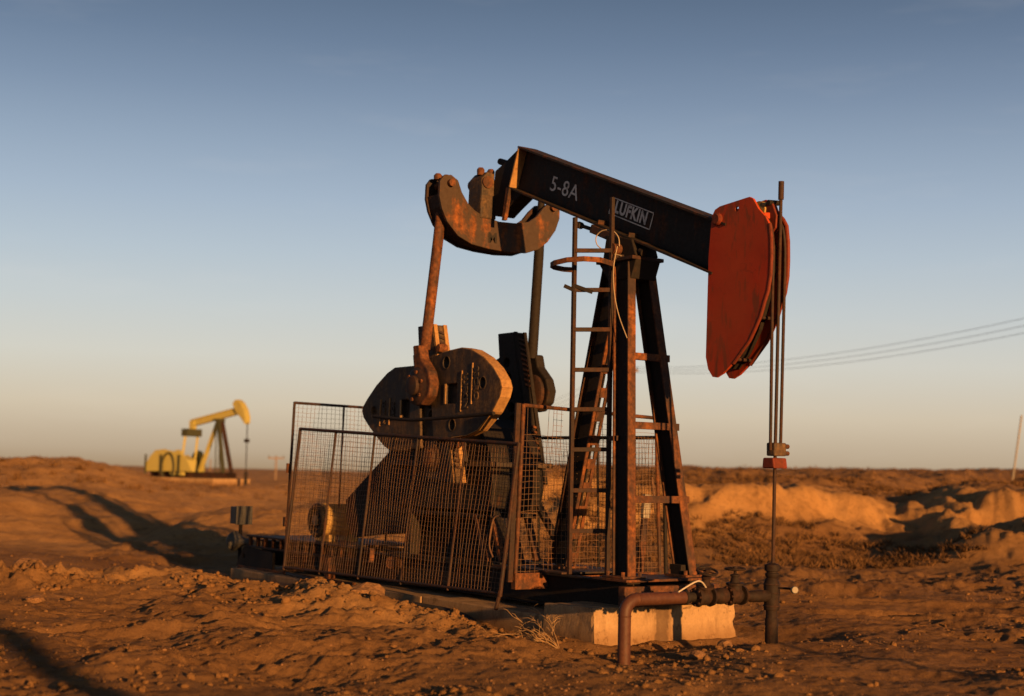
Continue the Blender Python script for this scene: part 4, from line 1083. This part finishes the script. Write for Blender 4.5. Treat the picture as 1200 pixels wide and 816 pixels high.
def gravel():
    x, y, u, v = scatter(15000, 8.5, 27, seed=21)
    d = fbm(x, y, 0.5, 3, 201)
    ok = d + 0.25 * np.random.default_rng(5).uniform(-1, 1, len(x)) > -0.05
    inside = (x > -10.2) & (x < -1.4) & (np.abs(y) < 1.0)
    ok &= ~inside
    x, y = x[ok], y[ok]
    S = 0.003 + 0.013 * np.random.default_rng(6).random(len(x)) ** 5
    P = np.stack([x, y, height(x, y) + S * 0.15], -1)
    instanced_blobs('gravel', P, S, 'stone', 'small stones strewn over the dirt in the foreground', 'gravel', 1, 31)
    # clods on the pad and the spoil heaps
    rg = np.random.default_rng(44); px, py, ss = [], [], []
    cx_, cy_, _, _ = scatter(9000, 8.5, 24, seed=77)
    keep = fbm(cx_, cy_, 0.7, 4, 401) + 0.2 * rg.uniform(-1, 1, len(cx_)) > 0.10
    px.append(cx_[keep]); py.append(cy_[keep]); ss.append(0.006 + 0.030 * rg.random(int(keep.sum())) ** 4)
    for cx, cy, sx, sy, n in ((-4.5, -2.15, 1.5, 0.5, 420), (-2.6, -1.8, 0.9, 0.4, 200), (-6.9, -2.5, 1.2, 0.6, 200), (-7.9, -4.3, 1.3, 1.0, 420), (-7.2, -2.4, 1.6, 0.9, 120), (-0.9, -0.6, 0.5, 0.9, 130), (0.3, -0.6, 0.8, 1.0, 90)):
        px.append(cx + rg.normal(0, sx * 0.62, n)); py.append(cy + rg.normal(0, sy * 0.62, n)); ss.append(0.008 + 0.040 * rg.random(n) ** 5)
    x = np.concatenate(px); y = np.concatenate(py); S = np.concatenate(ss)
    ok = ~((x > -10.2) & (x < -1.4) & (np.abs(y) < 1.02)); x, y, S = x[ok], y[ok], S[ok]
    P = np.stack([x, y, height(x, y) + S * 0.1], -1)
    instanced_blobs('dirt_clods', P, S, 'soil', 'broken dirt clods on the heaps along the foundation', 'clods', 1, 33, 0.75)
gravel()

def scrub(name, x, y, hgt, label, nb, seed, mat='scrub', spread=0.5):
    rg = np.random.default_rng(seed); N = len(x); z = height(x, y)
    tot = N * nb
    bx_ = np.repeat(x, nb) + rg.normal(0, 0.10, tot) * np.repeat(hgt, nb) * 3; by_ = np.repeat(y, nb) + rg.normal(0, 0.10, tot) * np.repeat(hgt, nb) * 3
    bz = np.repeat(z, nb) - 0.01; h = np.repeat(hgt, nb) * rg.uniform(0.4, 1.15, tot)
    a = rg.uniform(0, 6.28, tot); lean = rg.uniform(0.1, spread * 2, tot) * h
    w = 0.012 + 0.03 * h
    b2 = rg.uniform(0, 6.28, tot)
    v0 = np.stack([bx_ - np.cos(b2) * w, by_ - np.sin(b2) * w, bz], -1); v1 = np.stack([bx_ + np.cos(b2) * w, by_ + np.sin(b2) * w, bz], -1)
    v2 = np.stack([bx_ + np.cos(a) * lean, by_ + np.sin(a) * lean, bz + h], -1)
    co = np.stack([v0, v1, v2], 1).reshape(-1, 3)
    me = bpy.data.meshes.new(name)
    me.vertices.add(tot * 3); me.vertices.foreach_set('co', co.astype(np.float32).ravel())
    me.loops.add(tot * 3); me.loops.foreach_set('vertex_index', np.arange(tot * 3, dtype=np.int32))
    me.polygons.add(tot); me.polygons.foreach_set('loop_start', (np.arange(tot) * 3).astype(np.int32))
    me.update(calc_edges=True); me.validate()
    return tag(link(name, me, mat, None, 'stuff'), label, 'scrub')

def all_scrub():
    x, y, u, v = scatter(9000, 25, 40, seed=51)
    ang = u / v
    d = fbm(x, y, 0.25, 4, 301)
    ok = (ang > 0.03) & (d > -0.08)
    scrub('bank_scrub', x[ok], y[ok], 0.05 + 0.11 * np.random.default_rng(3).random(ok.sum()), 'dry brown scrub covering the cut bank at the right', 16, 61, spread=0.9)
    x, y, u, v = scatter(7000, 38, 160, seed=52)
    d = fbm(x, y, 0.10, 4, 302)
    ok = (d > 0.10)
    scrub('plain_scrub', x[ok], y[ok], 0.06 + 0.20 * np.random.default_rng(4).random(ok.sum()) ** 3, 'low dry brush dotted over the plain behind', 12, 62, spread=0.9)
    x, y, u, v = scatter(160, 50, 66, seed=53)
    ok = (u / v < -0.22)
    scrub('ridge_scrub', x[ok], y[ok], 0.15 + 0.25 * np.random.default_rng(8).random(ok.sum()), 'dark bushes along the crest of the left ridge', 40, 63, spread=0.4)
all_scrub()

# ---------------------------------------------------------------- second pump jack far behind
FY = 24.0
gzf = 0.75
fj = thing('pump_jack', 'small yellow green pump jack standing far off at the left', 'pump jack', (-70, FY, gzf))
part('pad', MB().box((-77.0, FY - 1.6, gzf - 0.8), (-66.2, FY + 1.6, gzf + 0.12)), 'concrete', fj)
part('skid', MB().hbeam((-76.7, FY - 0.5, gzf + 0.30), (-66.4, FY - 0.5, gzf + 0.30), 0.34, 0.2).hbeam((-76.7, FY + 0.5, gzf + 0.30), (-66.4, FY + 0.5, gzf + 0.30), 0.34, 0.2), 'rustdark', fj)
fb0, fb1 = Vector((-71.95, FY, 4.08)), Vector((-65.9, FY, 4.78))
ft = (fb1 - fb0).normalized(); fn = Vector((-ft.z, 0, ft.x))
fbm_ = part('walking_beam', MB().hbeam(fb0, fb1, 0.42, 0.26, 0.06, 0.04, tuple(fn)), 'yellow', fj)
part('tail_bracket', MB().prism([(-72.1, 3.6), (-71.6, 3.6), (-71.5, 4.2), (-72.1, 4.25)], 'y', FY - 0.15, FY + 0.15), 'yellow', fbm_)
fhp = [(-66.25, 5.2), (-65.95, 5.42), (-65.6, 5.45), (-65.1, 5.25), (-64.6, 4.85), (-64.35, 4.45), (-64.35, 4.15), (-64.5, 4.02), (-65.0, 4.35), (-65.8, 4.75)]
fh = part('horsehead', MB().prism(fhp, 'y', FY - 0.2, FY + 0.2), 'yellow', fj, 0.02)
part('head_face', MB().prism([(-65.5, 5.30), (-65.0, 5.15), (-64.55, 4.75), (-64.4, 4.3), (-64.75, 4.35), (-65.3, 4.8)], 'y', FY - 0.23, FY - 0.201), 'yellow', fh)
part('equalizer', MB().box((-72.4, FY - 0.62, 3.30), (-71.5, FY + 0.62, 3.74)), 'yellowdark', fj, 0.03)
for sg in (-1, 1):
    part('pitman_arm', MB().cyl((-71.95, FY + 0.52 * sg, 3.4), (-72.3, FY + 0.56 * sg, 1.6), 0.085, 10), 'yellow', fj)
    part('crank', MB().bar((-72.3, FY + 0.7 * sg, 1.3), (-72.5, FY + 0.7 * sg, 2.3), 0.45, 0.2, (0, 1, 0)), 'yellowdark', fj)
    part('counterweight', MB().prism([(-72.3 + 0.9 * math.cos(a * math.pi / 8), 1.75 + 0.75 * math.sin(a * math.pi / 8)) for a in range(9)] + [(-73.2, 1.0), (-71.4, 1.0)], 'y', FY + 0.85 * sg - 0.1, FY + 0.85 * sg + 0.1), 'yellow', fj, 0.02)
    part('front_leg', MB().hbeam((-66.85, FY + 0.36 * sg, gzf + 0.45), (-68.1, FY + 0.15 * sg, 4.25), 0.24, 0.22, 0.03, 0.03, (0, 1, 0)), 'yellowdark' if sg < 0 else 'rustdark', fj)
    if sg < 0: part('rear_leg', MB().hbeam((-70.6, FY, gzf + 0.45), (-68.35, FY, 4.25), 0.24, 0.2, 0.05, 0.03, (0, 1, 0)), 'yellow', fj)
part('ladder', MB().bar((-67.6, FY - 0.55, gzf + 0.4), (-68.1, FY - 0.32, 4.2), 0.06, 0.06).bar((-67.1, FY - 0.55, gzf + 0.4), (-67.7, FY - 0.32, 4.2), 0.06, 0.06), 'yellowdark', fj)
part('saddle', MB().box((-68.6, FY - 0.25, 4.18), (-67.8, FY + 0.25, 4.34)), 'yellowdark', fj)
gcv = [(-76.6, gzf + 0.45), (-76.5, 1.65), (-75.9, 2.12), (-75.2, 2.45), (-74.0, 2.52), (-72.8, 2.40), (-71.3, 2.2), (-70.6, 1.8), (-70.0, gzf + 0.5)]
gd = part('belt_guard', MB().prism(gcv, 'y', FY - 1.05, FY - 0.98), 'yellow', fj, 0.02)
part('arch_trim', MB().torus((-73.2, FY - 1.12, 1.45), (0, 1, 0), 0.85, 0.06, 20, 6), 'yellowdark', gd)
for xx in (-76.5, -74.3, -71.8):
    part('guard_post', MB().box((xx, FY - 1.16, gzf + 0.3), (xx + 0.14, FY - 1.06, 2.2)), 'yellowdark', gd)
part('gearbox', MB().prism([(-75.6, gzf + 0.46), (-71.6, gzf + 0.46), (-71.9, 1.9), (-73.0, 2.2), (-74.6, 2.1)], 'y', FY - 0.5, FY + 0.5), 'yellow', fj, 0.05)
frod = thing('polished_rod', 'thin rod hanging from the head of the far yellow pump jack', 'rod', (-64.4, FY, gzf))
part('rod', MB().cyl((-64.38, FY, gzf - 0.1), (-64.42, FY, 4.3), 0.04, 8), 'dark', frod)
part('carrier', MB().box((-64.55, FY - 0.15, 2.98), (-64.27, FY + 0.15, 3.18)), 'dark', frod)
part('casing', MB().cyl((-64.38, FY, gzf - 0.3), (-64.38, FY, gzf + 0.55), 0.13, 10), 'dark', frod)
# the unit is shorter than drawn above and stands turned towards the sun
for rt_ in (fj, frod):
    for ch in rt_.children_recursive:
        ch.data.transform(Matrix.Translation((-68.2 - rt_.location.x, 0, 0)) @ Matrix.Diagonal((0.56, 1, 1, 1)) @ Matrix.Translation((rt_.location.x + 68.2, 0, 0)))
        ch.data.transform(Matrix.Translation((rt_.location.x + 68.2, 0, 0)))
    rt_.location.x = -68.2
    rt_.rotation_euler = (0, 0, rad(25))

# ---------------------------------------------------------------- utility poles and wires
def pole(x, y, top, r_, label, arms=((0.35, 1.1),), ad=(0.6, 0.8), grp='utility poles'):
    g = hz(x, y)
    t = thing('utility_pole', label, 'utility pole', (x, y, g), grp)
    part('mast', MB().cyl((x, y, g - 0.4), (x, y, top), r_, 10, r_ * 0.7), 'wood', t, smooth=True)
    for dz, hw_ in arms:
        part('crossarm', MB().bar((x - ad[0] * hw_, y - ad[1] * hw_, top - dz), (x + ad[0] * hw_, y + ad[1] * hw_, top - dz), 0.1, 0.13), 'wood', t)
        for q in (-0.9, 0.0, 0.9):
            part('insulator', MB().cyl((x + ad[0] * hw_ * q, y + ad[1] * hw_ * q, top - dz + 0.065), (x + ad[0] * hw_ * q, y + ad[1] * hw_ * q, top - dz + 0.26), 0.05, 8), 'grey', t)
    return t
P1, P2, P0 = (-65.5, 52.1, 9.1), (-116.2, 79.0, 8.8), (-17.0, 39.4, 9.2)
pole(*P1, 0.13, 'utility pole standing behind the ladder and post', ad=(0.47, 0.88))
pole(*P2, 0.13, 'utility pole standing behind the far crank', ad=(0.47, 0.88))
pole(*P0, 0.14, 'utility pole beyond the right edge carrying the wires', ad=(0.25, 0.97))
def wires(a, b, sag, label, ads):
    for k, q in enumerate((-0.55, 0.0, 0.55)):
        pa = Vector((a[0] + ads[0][0] * 1.1 * q, a[1] + ads[0][1] * 1.1 * q, a[2] - 0.1 - 0.17 * k)); pb = Vector((b[0] + ads[1][0] * 1.1 * q, b[1] + ads[1][1] * 1.1 * q, b[2] - 0.1 - 0.17 * k))
        pts = [pa.lerp(pb, t / 16) - Vector((0, 0, sag * 4 * (t / 16) * (1 - t / 16))) for t in range(17)]
        tag(part('overhead_wire', MB().tube(pts, 0.011, 5), 'linewire', smooth=True), label + (', highest of the three', ', middle of the three', ', lowest of the three')[k], 'wire', 'overhead wires')
wires(P0, P1, 1.1, 'overhead wire rising towards the right edge', ((0.25, 0.97), (0.47, 0.88)))
wires(P1, P2, 0.9, 'overhead wire falling away behind the ladder', ((0.47, 0.88), (0.47, 0.88)))
pole(-118.2, 51.8, 2.75, 0.10, 'short distant pole between the yellow pump jack and the wire panel', arms=((0.2, 0.8),), grp=None)
pole(-130.0, 50.0, 2.4, 0.07, 'thin distant post just right of the far yellow pump jack', arms=(), grp=None)
pole(-96.2, 83.3, 5.0, 0.10, 'distant pole on the skyline right of the front legs', arms=((0.2, 0.8),), grp=None)
tag(part('white_mast', MB().cyl((-33.6, 50.6, hz(-33.6, 50.6) - 0.2), (-33.3, 51.0, 4.95), 0.045, 10), 'white', smooth=True), 'leaning white mast on the skyline at the right edge', 'mast')
# two more poles stand behind the photographer; their long shadows cross the dirt
pole(24.0, -9.0, 8.0, 0.20, 'thick utility pole outside the frame, its shadow crossing the lower left', arms=(), grp=None)
pole(13.5, -1.4, 2.0, 0.06, 'thin post outside the frame, its shadow crossing the lower right', arms=(), grp=None)
